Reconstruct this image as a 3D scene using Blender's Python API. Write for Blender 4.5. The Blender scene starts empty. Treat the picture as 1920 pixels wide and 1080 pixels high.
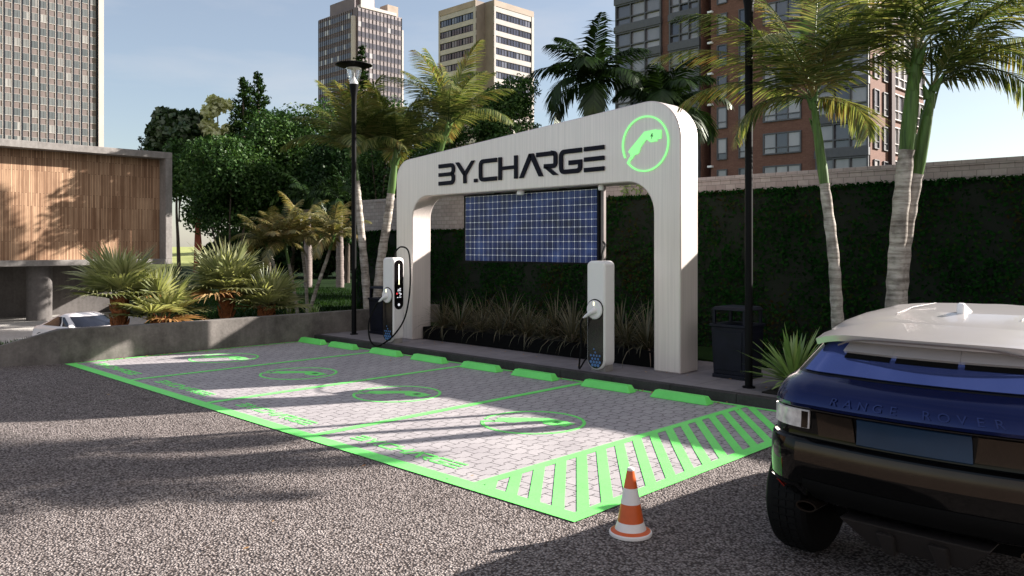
import bpy, math, random
import numpy as np
from mathutils import Vector, Matrix

sc = bpy.context.scene
COL = sc.collection
PI = math.pi
rad = math.radians

# ------------------------------------------------------------------ camera
cam_d = bpy.data.cameras.new("camera")
cam = bpy.data.objects.new("camera", cam_d)
COL.objects.link(cam)
cam.location = (3.80, -4.58, 2.05)
cam.rotation_euler = (PI / 2, 0, math.atan2(0.69622, 0.71782))
cam_d.sensor_width = 36.0
cam_d.lens = 1505.0 / 1920.0 * 36.0
cam_d.shift_y = -79.0 / 1920.0
cam_d.clip_start = 0.05
cam_d.clip_end = 6000.0
sc.camera = cam

# ------------------------------------------------------------------ light
SUN_EL = rad(24.8)
SUN_AZ = rad(27.4)          # from +Y towards +X
sun_v = Vector((math.sin(SUN_AZ) * math.cos(SUN_EL), math.cos(SUN_AZ) * math.cos(SUN_EL), math.sin(SUN_EL)))
sun_d = bpy.data.lights.new("sun", 'SUN')
sun_d.energy = 5.0
sun_d.angle = rad(0.7)
sun_d.color = (1.0, 0.93, 0.86)
sun = bpy.data.objects.new("sun", sun_d)
COL.objects.link(sun)
sun.rotation_euler = sun_v.to_track_quat('Z', 'Y').to_euler()
sun.location = (20, 40, 25)

world = bpy.data.worlds.new("World")
sc.world = world
world.use_nodes = True
wt = world.node_tree
wt.nodes.clear()
w_out = wt.nodes.new('ShaderNodeOutputWorld')
w_bg = wt.nodes.new('ShaderNodeBackground')
w_sky = wt.nodes.new('ShaderNodeTexSky')
w_sky.sky_type = 'NISHITA'
w_sky.sun_disc = False
w_sky.sun_elevation = SUN_EL
w_sky.sun_rotation = SUN_AZ
w_sky.air_density = 1.0
w_sky.dust_density = 0.7
w_sky.ozone_density = 1.6
w_tc = wt.nodes.new('ShaderNodeTexCoord')
w_map = wt.nodes.new('ShaderNodeMapping')
w_map.inputs['Scale'].default_value = (1.3, 1.3, 5.5)
w_map.inputs['Location'].default_value = (0.4, 1.1, 0.0)
w_noise = wt.nodes.new('ShaderNodeTexNoise')
w_noise.inputs['Scale'].default_value = 2.1
w_noise.inputs['Detail'].default_value = 7.0
w_noise.inputs['Roughness'].default_value = 0.55
w_ramp = wt.nodes.new('ShaderNodeMapRange')
w_ramp.inputs['From Min'].default_value = 0.44
w_ramp.inputs['From Max'].default_value = 0.78
w_ramp.inputs['To Min'].default_value = 0.20
w_ramp.inputs['To Max'].default_value = 0.5
w_mix = wt.nodes.new('ShaderNodeMixRGB')
w_mix.inputs['Color2'].default_value = (6.0, 5.65, 5.55, 1)
wt.links.new(w_tc.outputs['Generated'], w_map.inputs['Vector'])
wt.links.new(w_map.outputs['Vector'], w_noise.inputs['Vector'])
wt.links.new(w_noise.outputs['Fac'], w_ramp.inputs['Value'])
# added unseen cloud bank behind and right of the viewer, to fill the shade
w_sep = wt.nodes.new('ShaderNodeSeparateXYZ')
wt.links.new(w_tc.outputs['Generated'], w_sep.inputs['Vector'])
w_fill_bank = wt.nodes.new('ShaderNodeMapRange')
w_fill_bank.interpolation_type = 'SMOOTHSTEP'
w_fill_bank.inputs['From Min'].default_value = -0.22
w_fill_bank.inputs['From Max'].default_value = 0.45
w_fill_bank.inputs['To Min'].default_value = 0.0
w_fill_bank.inputs['To Max'].default_value = 0.85
wt.links.new(w_sep.outputs['X'], w_fill_bank.inputs['Value'])
w_var = wt.nodes.new('ShaderNodeMath'); w_var.operation = 'MULTIPLY_ADD'
w_var.inputs[1].default_value = 1.4; w_var.inputs[2].default_value = 0.25
wt.links.new(w_noise.outputs['Fac'], w_var.inputs[0])
w_bk = wt.nodes.new('ShaderNodeMath'); w_bk.operation = 'MULTIPLY'
wt.links.new(w_fill_bank.outputs['Result'], w_bk.inputs[0]); wt.links.new(w_var.outputs[0], w_bk.inputs[1])
w_max = wt.nodes.new('ShaderNodeMath'); w_max.operation = 'MAXIMUM'; w_max.use_clamp = True
wt.links.new(w_ramp.outputs['Result'], w_max.inputs[0]); wt.links.new(w_bk.outputs[0], w_max.inputs[1])
wt.links.new(w_max.outputs[0], w_mix.inputs['Fac'])
wt.links.new(w_sky.outputs['Color'], w_mix.inputs['Color1'])
wt.links.new(w_mix.outputs['Color'], w_bg.inputs['Color'])
w_bg.inputs['Strength'].default_value = 0.055
wt.links.new(w_bg.outputs['Background'], w_out.inputs['Surface'])

sc.view_settings.view_transform = 'Standard'
sc.view_settings.look = 'None'
sc.view_settings.gamma = 1.0
sc.view_settings.exposure = 1.5


# ================================================================== materials
class NT:
    """small helper to wire a node material"""
    def __init__(self, name):
        self.m = bpy.data.materials.new(name)
        self.m.use_nodes = True
        self.t = self.m.node_tree
        self.t.nodes.clear()
        self.out = self.n('ShaderNodeOutputMaterial')

    def n(self, typ, **kw):
        nd = self.t.nodes.new(typ)
        for k, v in kw.items():
            setattr(nd, k, v)
        return nd

    def l(self, a, b):
        self.t.links.new(a, b)

    def val(self, sock, v):
        if hasattr(v, 'is_linked') or isinstance(v, bpy.types.NodeSocket):
            self.l(v, sock)
        else:
            sock.default_value = v

    def coord(self, scale=(1, 1, 1), kind='Object', loc=(0, 0, 0)):
        tc = self.n('ShaderNodeTexCoord')
        mp = self.n('ShaderNodeMapping')
        mp.inputs['Scale'].default_value = scale
        mp.inputs['Location'].default_value = loc
        self.l(tc.outputs[kind], mp.inputs['Vector'])
        return mp.outputs['Vector']

    def noise(self, vec, scale, detail=4.0, rough=0.55):
        nd = self.n('ShaderNodeTexNoise')
        nd.inputs['Scale'].default_value = scale
        nd.inputs['Detail'].default_value = detail
        nd.inputs['Roughness'].default_value = rough
        self.l(vec, nd.inputs['Vector'])
        return nd.outputs['Fac']

    def ramp(self, fac, stops):
        nd = self.n('ShaderNodeValToRGB')
        cr = nd.color_ramp
        while len(cr.elements) > len(stops):
            cr.elements.remove(cr.elements[-1])
        while len(cr.elements) < len(stops):
            cr.elements.new(1.0)
        for e, (p, c) in zip(cr.elements, stops):
            e.position = p
            e.color = (c[0], c[1], c[2], 1)
        self.l(fac, nd.inputs['Fac'])
        return nd.outputs['Color']

    def mix(self, fac, a, b, mode='MIX'):
        nd = self.n('ShaderNodeMixRGB', blend_type=mode)
        self.val(nd.inputs['Fac'], fac)
        for s, v in ((nd.inputs['Color1'], a), (nd.inputs['Color2'], b)):
            if isinstance(v, bpy.types.NodeSocket):
                self.l(v, s)
            else:
                s.default_value = (v[0], v[1], v[2], 1)
        return nd.outputs['Color']

    def math(self, op, a, b=0.0, c=None, clamp=False):
        nd = self.n('ShaderNodeMath', operation=op)
        nd.use_clamp = clamp
        self.val(nd.inputs[0], a)
        self.val(nd.inputs[1], b)
        if c is not None:
            self.val(nd.inputs[2], c)
        return nd.outputs[0]

    def bump(self, h, strength=0.3, dist=0.01):
        nd = self.n('ShaderNodeBump')
        nd.inputs['Strength'].default_value = strength
        nd.inputs['Distance'].default_value = dist
        self.l(h, nd.inputs['Height'])
        return nd.outputs['Normal']

    def pbr(self, color, rough=0.6, metal=0.0, normal=None, spec=0.5, coat=0.0, emit=None, es=0.0):
        p = self.n('ShaderNodeBsdfPrincipled')
        s = p.inputs['Base Color']
        if isinstance(color, bpy.types.NodeSocket):
            self.l(color, s)
        else:
            s.default_value = (color[0], color[1], color[2], 1)
        self.val(p.inputs['Roughness'], rough)
        self.val(p.inputs['Metallic'], metal)
        p.inputs['Specular IOR Level'].default_value = spec
        p.inputs['Coat Weight'].default_value = coat
        p.inputs['Coat Roughness'].default_value = 0.04
        if normal is not None:
            self.l(normal, p.inputs['Normal'])
        if emit is not None:
            if isinstance(emit, bpy.types.NodeSocket):
                self.l(emit, p.inputs['Emission Color'])
            else:
                p.inputs['Emission Color'].default_value = (emit[0], emit[1], emit[2], 1)
            p.inputs['Emission Strength'].default_value = es
        self.l(p.outputs['BSDF'], self.out.inputs['Surface'])
        return p


def mul(c, k):
    return tuple(min(1.0, x * k) for x in c[:3])


def mat(name, col, rough=0.6, metal=0.0, var=0.15, scale=4.0, stretch=(1, 1, 1), bump=0.0, bscale=60.0,
        bdist=0.004, spec=0.5, coat=0.0, emit=None, es=0.0, rvar=0.0):
    t = NT(name)
    v = t.coord(stretch)
    f = t.noise(v, scale, 5.0)
    c = t.ramp(f, [(0.3, mul(col, 1 - var)), (0.7, mul(col, 1 + var))])
    nrm = None
    if bump:
        nrm = t.bump(t.noise(v, bscale, 3.0), bump, bdist)
    r = rough
    if rvar:
        r = t.math('MULTIPLY_ADD', f, rvar, rough - rvar / 2)
    t.pbr(c, r, metal, nrm, spec, coat, emit, es)
    return t.m


def leafmat(name, cols, trans=0.3, gloss=0.05, rough=0.45, scale=0.6):
    """leaf material: colour varies per leaf and in slow patches"""
    t = NT(name)
    geo = t.n('ShaderNodeNewGeometry')
    v = t.coord((1, 1, 1))
    slow = t.noise(v, scale, 2.0)
    f = t.math('MULTIPLY_ADD', geo.outputs['Random Per Island'], 0.55, t.math('MULTIPLY_ADD', slow, 1.1, -0.32), clamp=True)
    n = len(cols)
    c = t.ramp(f, [(0.12 + 0.76 * i / (n - 1), cols[i]) for i in range(n)])
    d = t.n('ShaderNodeBsdfDiffuse')
    tr = t.n('ShaderNodeBsdfTranslucent')
    g = t.n('ShaderNodeBsdfGlossy')
    g.inputs['Roughness'].default_value = rough
    g.inputs['Color'].default_value = (0.9, 0.95, 0.85, 1)
    t.l(c, d.inputs['Color'])
    t.l(t.mix(1.0, c, (1.0, 1.0, 0.6), 'MULTIPLY'), tr.inputs['Color'])
    m1 = t.n('ShaderNodeMixShader')
    m1.inputs['Fac'].default_value = trans
    t.l(d.outputs[0], m1.inputs[1]); t.l(tr.outputs[0], m1.inputs[2])
    m2 = t.n('ShaderNodeMixShader')
    m2.inputs['Fac'].default_value = gloss
    t.l(m1.outputs[0], m2.inputs[1]); t.l(g.outputs[0], m2.inputs[2])
    t.l(m2.outputs[0], t.out.inputs['Surface'])
    return t.m


def m_asphalt():
    t = NT('asphalt_chippings')
    v = t.coord((1, 1, 1))
    # warp a little so stones are not a regular cell pattern
    vo = t.n('ShaderNodeTexVoronoi', feature='F1')
    vo.inputs['Scale'].default_value = 54.0
    vo.inputs['Randomness'].default_value = 1.0
    t.l(v, vo.inputs['Vector'])
    sep = t.n('ShaderNodeSeparateColor')
    t.l(vo.outputs['Color'], sep.inputs['Color'])
    stone = t.ramp(sep.outputs['Red'], [(0.0, (0.26, 0.226, 0.215)), (0.45, (0.37, 0.328, 0.313)), (0.8, (0.47, 0.42, 0.40)), (1.0, (0.58, 0.53, 0.505))])
    gap = t.ramp(vo.outputs['Distance'], [(0.30, (1, 1, 1)), (0.70, (0.22, 0.20, 0.195))])
    c = t.mix(1.0, stone, gap, 'MULTIPLY')
    slow = t.noise(v, 0.35, 5.0)
    c = t.mix(1.0, c, t.ramp(slow, [(0.3, (0.84, 0.82, 0.82)), (0.7, (1.0, 1.0, 1.0))]), 'MULTIPLY')
    stain = t.noise(v, 1.1, 6.0, 0.7)
    c = t.mix(1.0, c, t.ramp(stain, [(0.30, (0.72, 0.70, 0.69)), (0.42, (1.0, 1.0, 1.0))]), 'MULTIPLY')
    clump = t.noise(v, 9.0, 3.0, 0.6)
    c = t.mix(1.0, c, t.ramp(clump, [(0.3, (0.80, 0.79, 0.78)), (0.65, (1.06, 1.05, 1.04))]), 'MULTIPLY')
    fine = t.noise(v, 130.0, 2.0)
    h = t.math('MULTIPLY_ADD', fine, 0.5, t.math('MULTIPLY', vo.outputs['Distance'], -1.4))
    h = t.math('ADD', h, t.math('MULTIPLY', sep.outputs['Green'], 0.5))
    t.pbr(c, 0.85, 0, t.bump(h, 1.0, 0.018), 0.25)
    return t.m


def m_pavers():
    t = NT('interlocking_pavers')
    tc = t.n('ShaderNodeTexCoord')
    sx = t.n('ShaderNodeSeparateXYZ')
    t.l(tc.outputs['Object'], sx.inputs['Vector'])
    x, y = sx.outputs['X'], sx.outputs['Y']
    pp = t.math('PINGPONG', y, 0.12)
    w = t.math('MULTIPLY', t.math('SUBTRACT', pp, 0.06), 2.2)
    w = t.math('MINIMUM', t.math('MAXIMUM', w, -0.021), 0.021)
    cb = t.n('ShaderNodeCombineXYZ')
    t.l(y, cb.inputs['X'])
    t.l(t.math('ADD', x, w), cb.inputs['Y'])
    br = t.n('ShaderNodeTexBrick')
    br.offset = 0.5
    br.inputs['Scale'].default_value = 1.0
    br.inputs['Brick Width'].default_value = 0.24
    br.inputs['Row Height'].default_value = 0.15
    br.inputs['Mortar Size'].default_value = 0.0056
    br.inputs['Mortar Smooth'].default_value = 0.25
    br.inputs['Color1'].default_value = (0.405, 0.378, 0.385, 1)
    br.inputs['Color2'].default_value = (0.46, 0.43, 0.435, 1)
    br.inputs['Mortar'].default_value = (0.055, 0.05, 0.05, 1)
    t.l(cb.outputs[0], br.inputs['Vector'])
    v = t.coord()
    n1 = t.noise(v, 1.2, 5.0)
    n2 = t.noise(v, 70.0, 3.0)
    c = t.mix(1.0, br.outputs['Color'], t.ramp(n1, [(0.3, (0.86, 0.85, 0.86)), (0.7, (1, 1, 1))]), 'MULTIPLY')
    c = t.mix(1.0, c, t.ramp(n2, [(0.25, (0.82, 0.82, 0.82)), (0.6, (1, 1, 1))]), 'MULTIPLY')
    h = t.math('MULTIPLY_ADD', br.outputs['Fac'], -1.0, t.math('MULTIPLY', n2, 0.12))
    t.pbr(c, 0.75, 0, t.bump(h, 0.6, 0.006), 0.3)
    return t.m


def m_paint():
    t = NT('green_road_paint')
    v = t.coord()
    n2 = t.noise(v, 55.0, 3.0)
    n1 = t.noise(v, 2.0, 4.0)
    c = t.ramp(n1, [(0.3, (0.19, 0.86, 0.17)), (0.7, (0.23, 0.94, 0.21))])
    c = t.mix(1.0, c, t.ramp(n2, [(0.22, (0.72, 0.76, 0.72)), (0.45, (1, 1, 1))]), 'MULTIPLY')
    t.pbr(c, 0.55, 0, t.bump(n2, 0.2, 0.004), 0.4)
    return t.m


def m_concrete(name, col, scale=1.2, var=0.3):
    t = NT(name)
    v = t.coord()
    n1 = t.noise(v, scale, 8.0, 0.65)
    n2 = t.noise(v, scale * 14, 4.0)
    vs = t.coord((6, 6, 0.5))
    n3 = t.noise(vs, 1.0, 3.0)
    c = t.ramp(n1, [(0.28, mul(col, 1 - var)), (0.5, col), (0.72, mul(col, 1 + var * 0.8))])
    c = t.mix(1.0, c, t.ramp(n2, [(0.3, (0.8, 0.8, 0.8)), (0.65, (1, 1, 1))]), 'MULTIPLY')
    c = t.mix(1.0, c, t.ramp(n3, [(0.3, (0.84, 0.83, 0.82)), (0.6, (1, 1, 1))]), 'MULTIPLY')
    t.pbr(c, 0.85, 0, t.bump(n2, 0.25, 0.01), 0.3)
    return t.m


def m_brushed(name, col):
    t = NT(name)
    v = t.coord((30, 30, 0.35))
    n = t.noise(v, 1.6, 6.0, 0.6)
    n2 = t.noise(t.coord(), 0.7, 3.0)
    c = t.ramp(n, [(0.3, mul(col, 0.87)), (0.7, mul(col, 1.05))])
    c = t.mix(1.0, c, t.ramp(n2, [(0.3, (0.93, 0.92, 0.91)), (0.7, (1, 1, 1))]), 'MULTIPLY')
    t.pbr(c, t.math('MULTIPLY_ADD', n, 0.15, 0.30), 0.35, t.bump(n, 0.05, 0.002), 0.5)
    return t.m


def m_timber():
    t = NT('timber_battens')
    tc = t.n('ShaderNodeTexCoord')
    sx = t.n('ShaderNodeSeparateXYZ')
    t.l(tc.outputs['Object'], sx.inputs['Vector'])
    cb = t.n('ShaderNodeCombineXYZ')
    t.l(sx.outputs['Z'], cb.inputs['X'])
    t.l(sx.outputs['Y'], cb.inputs['Y'])
    br = t.n('ShaderNodeTexBrick')
    br.offset = 0.37
    br.inputs['Scale'].default_value = 1.0
    br.inputs['Brick Width'].default_value = 1.9
    br.inputs['Row Height'].default_value = 0.085
    br.inputs['Mortar Size'].default_value = 0.008
    br.inputs['Color1'].default_value = (0.33, 0.185, 0.105, 1)
    br.inputs['Color2'].default_value = (0.68, 0.45, 0.285, 1)
    br.inputs['Mortar'].default_value = (0.10, 0.055, 0.032, 1)
    t.l(cb.outputs[0], br.inputs['Vector'])
    g = t.noise(t.coord((8, 14, 0.8)), 2.0, 5.0)
    p = t.noise(t.coord((1, 0.5, 0.4)), 1.1, 4.0)
    c = t.mix(1.0, br.outputs['Color'], t.ramp(g, [(0.3, (0.72, 0.70, 0.68)), (0.7, (1, 1, 1))]), 'MULTIPLY')
    c = t.mix(1.0, c, t.ramp(p, [(0.3, (0.76, 0.72, 0.7)), (0.65, (1, 1, 1))]), 'MULTIPLY')
    t.pbr(c, 0.6, 0, t.bump(br.outputs['Fac'], -0.5, 0.02), 0.35)
    return t.m


def m_blocks(name, w, h, c1, c2, mortar, ms=0.006, axis='X', rough=0.85):
    t = NT(name)
    tc = t.n('ShaderNodeTexCoord')
    sx = t.n('ShaderNodeSeparateXYZ')
    t.l(tc.outputs['Object'], sx.inputs['Vector'])
    cb = t.n('ShaderNodeCombineXYZ')
    if axis == 'XY':
        t.l(t.math('ADD', sx.outputs['X'], sx.outputs['Y']), cb.inputs['X'])
    else:
        t.l(sx.outputs[axis], cb.inputs['X'])
    t.l(sx.outputs['Z'], cb.inputs['Y'])
    br = t.n('ShaderNodeTexBrick')
    br.inputs['Scale'].default_value = 1.0
    br.inputs['Brick Width'].default_value = w
    br.inputs['Row Height'].default_value = h
    br.inputs['Mortar Size'].default_value = ms
    br.inputs['Color1'].default_value = (*c1, 1)
    br.inputs['Color2'].default_value = (*c2, 1)
    br.inputs['Mortar'].default_value = (*mortar, 1)
    t.l(cb.outputs[0], br.inputs['Vector'])
    n = t.noise(t.coord(), 3.0 / max(w, 0.3), 5.0)
    c = t.mix(1.0, br.outputs['Color'], t.ramp(n, [(0.3, (0.8, 0.8, 0.8)), (0.7, (1, 1, 1))]), 'MULTIPLY')
    t.pbr(c, rough, 0, t.bump(br.outputs['Fac'], -0.5, ms), 0.3)
    return t.m


def m_pane(name, stops, rough=0.08, spec=0.8):
    """window pane: what is behind the glass (blind, dark room) differs per window object"""
    t = NT(name)
    oi = t.n('ShaderNodeObjectInfo')
    geo = t.n('ShaderNodeNewGeometry')
    f = t.math('FRACT', t.math('ADD', oi.outputs['Random'], geo.outputs['Random Per Island']))
    c = t.ramp(f, stops)
    n = t.noise(t.coord((1, 1, 0.3)), 1.3, 3.0)
    c = t.mix(1.0, c, t.ramp(n, [(0.3, (0.8, 0.8, 0.82)), (0.7, (1, 1, 1))]), 'MULTIPLY')
    t.pbr(c, rough, 0.0, None, spec)
    return t.m


def m_solar():
    t = NT('solar_cells')
    tc = t.n('ShaderNodeTexCoord')
    sx = t.n('ShaderNodeSeparateXYZ')
    t.l(tc.outputs['Object'], sx.inputs['Vector'])
    P = 0.125
    def cell(s):
        f = t.math('FRACT', t.math('DIVIDE', s, P))
        return t.math('ABSOLUTE', t.math('SUBTRACT', f, 0.5)), f
    ax, fx = cell(sx.outputs['X'])
    az, fz = cell(sx.outputs['Z'])
    line = t.math('MAXIMUM', t.math('GREATER_THAN', ax, 0.472), t.math('GREATER_THAN', az, 0.472))
    dia = t.math('GREATER_THAN', t.math('ADD', ax, az), 0.87)
    bus = t.math('LESS_THAN', t.math('ABSOLUTE', t.math('SUBTRACT', ax, 0.2)), 0.014)
    n = t.noise(t.coord((1, 1, 1)), 2.2, 5.0)
    cellc = t.ramp(n, [(0.3, (0.004, 0.010, 0.040)), (0.52, (0.012, 0.028, 0.14)), (0.75, (0.045, 0.09, 0.30))])
    c = t.mix(t.math('MULTIPLY', bus, 0.35), cellc, (0.55, 0.58, 0.68))
    c = t.mix(t.math('MULTIPLY', line, 0.88), c, (0.72, 0.76, 0.85))
    c = t.mix(dia, c, (1.0, 1.0, 1.0))
    t.pbr(c, 0.2, 0, None, 0.2)
    return t.m


def m_hex():
    """dark glossy strip with a honeycomb of faint blue lights toward its foot"""
    t = NT('hexagon_strip')
    tc = t.n('ShaderNodeTexCoord')
    sx = t.n('ShaderNodeSeparateXYZ')
    t.l(tc.outputs['Object'], sx.inputs['Vector'])
    t.pbr((0.012, 0.010, 0.010), 0.18, 0, None, 0.5)
    return t.m


def m_trunk():
    t = NT('ringed_palm_bark')
    v = t.coord((1.5, 1.5, 16))
    n = t.noise(v, 1.2, 4.0)
    n2 = t.noise(t.coord((1, 1, 1)), 4.0, 5.0)
    n3 = t.noise(t.coord((9, 9, 30)), 1.0, 2.0)
    c = t.ramp(n, [(0.3, (0.22, 0.19, 0.16)), (0.5, (0.44, 0.40, 0.35)), (0.7, (0.60, 0.55, 0.50))])
    c = t.mix(t.ramp(n2, [(0.45, (0, 0, 0)), (0.68, (0.75, 0.75, 0.75))]), c, (0.07, 0.055, 0.045))
    c = t.mix(1.0, c, t.ramp(n3, [(0.25, (0.6, 0.6, 0.6)), (0.5, (1, 1, 1))]), 'MULTIPLY')
    t.pbr(c, 0.9, 0, t.bump(n, 0.6, 0.02), 0.2)
    return t.m


def m_terrain():
    t = NT('lawn_and_fields')
    tc = t.n('ShaderNodeTexCoord')
    sx = t.n('ShaderNodeSeparateXYZ')
    t.l(tc.outputs['Object'], sx.inputs['Vector'])
    r = t.math('DIVIDE', t.math('SUBTRACT', t.math('MULTIPLY', sx.outputs['X'], -1.0), 62.0), 25.0, clamp=True)
    v = t.coord()
    n = t.noise(v, 0.8, 6.0)
    n2 = t.noise(v, 30.0, 3.0)
    lawn = t.ramp(n, [(0.3, (0.006, 0.018, 0.004)), (0.7, (0.016, 0.040, 0.008))])
    lawn = t.mix(1.0, lawn, t.ramp(n2, [(0.3, (0.55, 0.6, 0.5)), (0.65, (1, 1, 1))]), 'MULTIPLY')
    nf = t.noise(t.coord((0.05, 0.006, 1)), 1.0, 4.0)
    field = t.ramp(nf, [(0.3, (0.22, 0.26, 0.09)), (0.55, (0.36, 0.38, 0.15)), (0.75, (0.27, 0.33, 0.12))])
    c = t.mix(r, lawn, field)
    t.pbr(c, 0.95, 0, t.bump(n2, 0.5, 0.03), 0.1)
    return t.m


MT = {}
MT['asphalt'] = m_asphalt()
MT['pavers'] = m_pavers()
MT['paint'] = m_paint()
MT['stop_paint'] = mat('green_wheel_stop_paint', (0.17, 0.80, 0.15), 0.45, var=0.06, scale=6, bump=0.1)
MT['concrete'] = m_concrete('weathered_concrete', (0.165, 0.15, 0.138), 1.7, 0.55)
MT['concrete_pav'] = m_concrete('pavilion_concrete', (0.30, 0.28, 0.265), 0.5, 0.25)
MT['concrete_dark'] = m_concrete('dark_concrete', (0.13, 0.12, 0.115), 0.5, 0.3)
MT['pavement'] = m_blocks('pavement_slabs', 0.6, 0.4, (0.20, 0.18, 0.19), (0.25, 0.225, 0.235), (0.09, 0.08, 0.085), 0.004)
MT['kerb'] = m_concrete('kerb_stone', (0.055, 0.05, 0.05), 2.0, 0.35)
MT['gate'] = m_brushed('brushed_offwhite_metal', (0.84, 0.755, 0.71))
MT['navy'] = mat('navy_letters', (0.004, 0.004, 0.012), 0.5, var=0.1, spec=0.15)
MT['glow'] = mat('backlit_green_acrylic', (0.3, 0.85, 0.3), 0.4, var=0.03, emit=(0.26, 0.80, 0.26), es=0.30)
MT['dark_green'] = mat('dark_green_mark', (0.03, 0.16, 0.04), 0.5)
MT['black'] = mat('black_powder_coat', (0.0035, 0.0035, 0.004), 0.55, var=0.2, spec=0.12)
MT['bin'] = mat('blue_black_metal', (0.0055, 0.006, 0.013), 0.5, var=0.4, bump=0.1, spec=0.22)
MT['planter'] = mat('black_planter', (0.004, 0.004, 0.004), 0.85, var=0.2, spec=0.08)
MT['soil'] = mat('dark_soil', (0.010, 0.008, 0.006), 0.95, var=0.4, scale=20, bump=0.6, bscale=40, bdist=0.03)
MT['solar'] = m_solar()
MT['frame_grey'] = mat('grey_steel', (0.22, 0.19, 0.18), 0.5, 0.4, var=0.1)
MT['white_plastic'] = mat('white_plastic', (0.80, 0.77, 0.76), 0.28, var=0.03, scale=2, spec=0.5)
MT['white_rim'] = mat('white_gloss_rim', (0.86, 0.85, 0.84), 0.2, var=0.02)
MT['hex'] = m_hex()
MT['hex_light'] = mat('blue_hexagon_light', (0.02, 0.05, 0.13), 0.4, var=0.3, scale=9, emit=(0.08, 0.22, 0.5), es=0.07)
MT['led'] = mat('pale_led', (0.9, 0.9, 0.6), 0.4, var=0.02, emit=(1.0, 1.0, 0.62), es=0.75)
MT['screen'] = mat('black_screen', (0.006, 0.005, 0.006), 0.12, var=0.1)
MT['icon_white'] = mat('white_icon', (0.6, 0.6, 0.62), 0.5, emit=(0.7, 0.7, 0.75), es=0.35)
MT['icon_red'] = mat('red_icon', (0.4, 0.02, 0.03), 0.5, emit=(0.8, 0.05, 0.06), es=0.35)
MT['rubber'] = mat('black_rubber', (0.005, 0.005, 0.005), 0.7, spec=0.15, var=0.3, scale=15)
MT['timber'] = m_timber()
MT['blocks'] = m_blocks('concrete_blocks', 0.20, 0.10, (0.34, 0.295, 0.275), (0.43, 0.385, 0.36), (0.24, 0.215, 0.20), 0.006)
MT['terrain'] = m_terrain()
MT['road'] = m_concrete('pale_concrete_road', (0.50, 0.48, 0.45), 0.4, 0.12)
MT['bark'] = m_trunk()
MT['tree_bark'] = mat('grey_brown_bark', (0.085, 0.065, 0.05), 0.95, var=0.4, stretch=(3, 3, 0.7), scale=3, bump=0.6, bscale=8, bdist=0.03)
MT['shade_bark'] = mat('shaded_pinkish_bark', (0.20, 0.165, 0.15), 0.95, var=0.3, stretch=(1, 1, 7), scale=4, bump=0.5, bscale=9, bdist=0.02)  # darker palm bark, the shade under the trees put into its colour
MT['red_bark'] = mat('red_brown_bark', (0.22, 0.062, 0.035), 0.9, var=0.45, stretch=(3, 3, 0.8), scale=4, bump=0.6, bscale=10, bdist=0.03)
MT['shaft'] = mat('green_crownshaft', (0.075, 0.145, 0.032), 0.45, var=0.55, stretch=(9, 9, 0.6), scale=3, spec=0.3)
MT['fan_bark'] = mat('orange_fibre_bark', (0.30, 0.105, 0.035), 0.9, var=0.5, scale=14, bump=0.7, bscale=25, bdist=0.03)
MT['palm_olive'] = leafmat('olive_palm_leaf', [(0.024, 0.052, 0.012), (0.062, 0.105, 0.024), (0.14, 0.175, 0.045), (0.31, 0.315, 0.12), (0.22, 0.12, 0.038)], 0.45, 0.06, 0.38, 0.9)
MT['palm_dark'] = leafmat('dark_palm_leaf', [(0.006, 0.015, 0.004), (0.013, 0.030, 0.007), (0.028, 0.056, 0.013)], 0.2, 0.03, 0.4, 0.8)
MT['palm_dry'] = leafmat('small_palm_leaf', [(0.06, 0.072, 0.020), (0.14, 0.14, 0.042), (0.30, 0.26, 0.11), (0.25, 0.14, 0.055)], 0.42, 0.06, 0.4, 1.6)
MT['palm_fan'] = leafmat('fan_palm_leaf', [(0.12, 0.145, 0.055), (0.22, 0.24, 0.095), (0.38, 0.39, 0.19), (0.56, 0.55, 0.32)], 0.5, 0.08, 0.4, 1.3)
MT['palm_fan_dry'] = leafmat('dry_fan_palm_leaf', [(0.30, 0.13, 0.045), (0.42, 0.22, 0.09), (0.5, 0.34, 0.16)], 0.3, 0.05)
MT['leaf_a'] = leafmat('broad_leaf', [(0.009, 0.028, 0.007), (0.022, 0.060, 0.013), (0.046, 0.104, 0.022), (0.092, 0.162, 0.038)], 0.25, 0.02, 0.5, 0.35)
MT['leaf_b'] = leafmat('deep_green_leaf', [(0.006, 0.020, 0.005), (0.013, 0.040, 0.009), (0.026, 0.068, 0.014)], 0.2, 0.02, 0.5, 0.4)
MT['leaf_round'] = leafmat('round_glossy_leaf', [(0.012, 0.030, 0.010), (0.026, 0.055, 0.016), (0.055, 0.09, 0.030)], 0.12, 0.06, 0.4, 0.5)
MT['leaf_pale'] = leafmat('pale_yellow_leaf', [(0.34, 0.37, 0.18), (0.55, 0.57, 0.31), (0.72, 0.72, 0.46)], 0.45, 0.05, 0.5, 0.6)
MT['leaf_conifer'] = leafmat('conifer_needles', [(0.010, 0.026, 0.008), (0.022, 0.046, 0.013), (0.05, 0.075, 0.022)], 0.12, 0.0, 0.5, 0.5)
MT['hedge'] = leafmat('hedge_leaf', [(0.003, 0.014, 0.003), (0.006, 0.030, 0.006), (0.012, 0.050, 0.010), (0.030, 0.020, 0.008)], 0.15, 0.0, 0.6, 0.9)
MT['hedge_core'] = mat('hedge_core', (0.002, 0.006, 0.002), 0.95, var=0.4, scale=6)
MT['grass_dark'] = leafmat('ornamental_grass', [(0.030, 0.027, 0.014), (0.062, 0.056, 0.030), (0.12, 0.104, 0.058), (0.15, 0.095, 0.066)], 0.25, 0.05, 0.5, 2.0)
MT['lawn_blade'] = leafmat('lawn_blades', [(0.006, 0.018, 0.004), (0.014, 0.036, 0.007), (0.03, 0.062, 0.012)], 0.3, 0.0, 0.6, 0.5)
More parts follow.
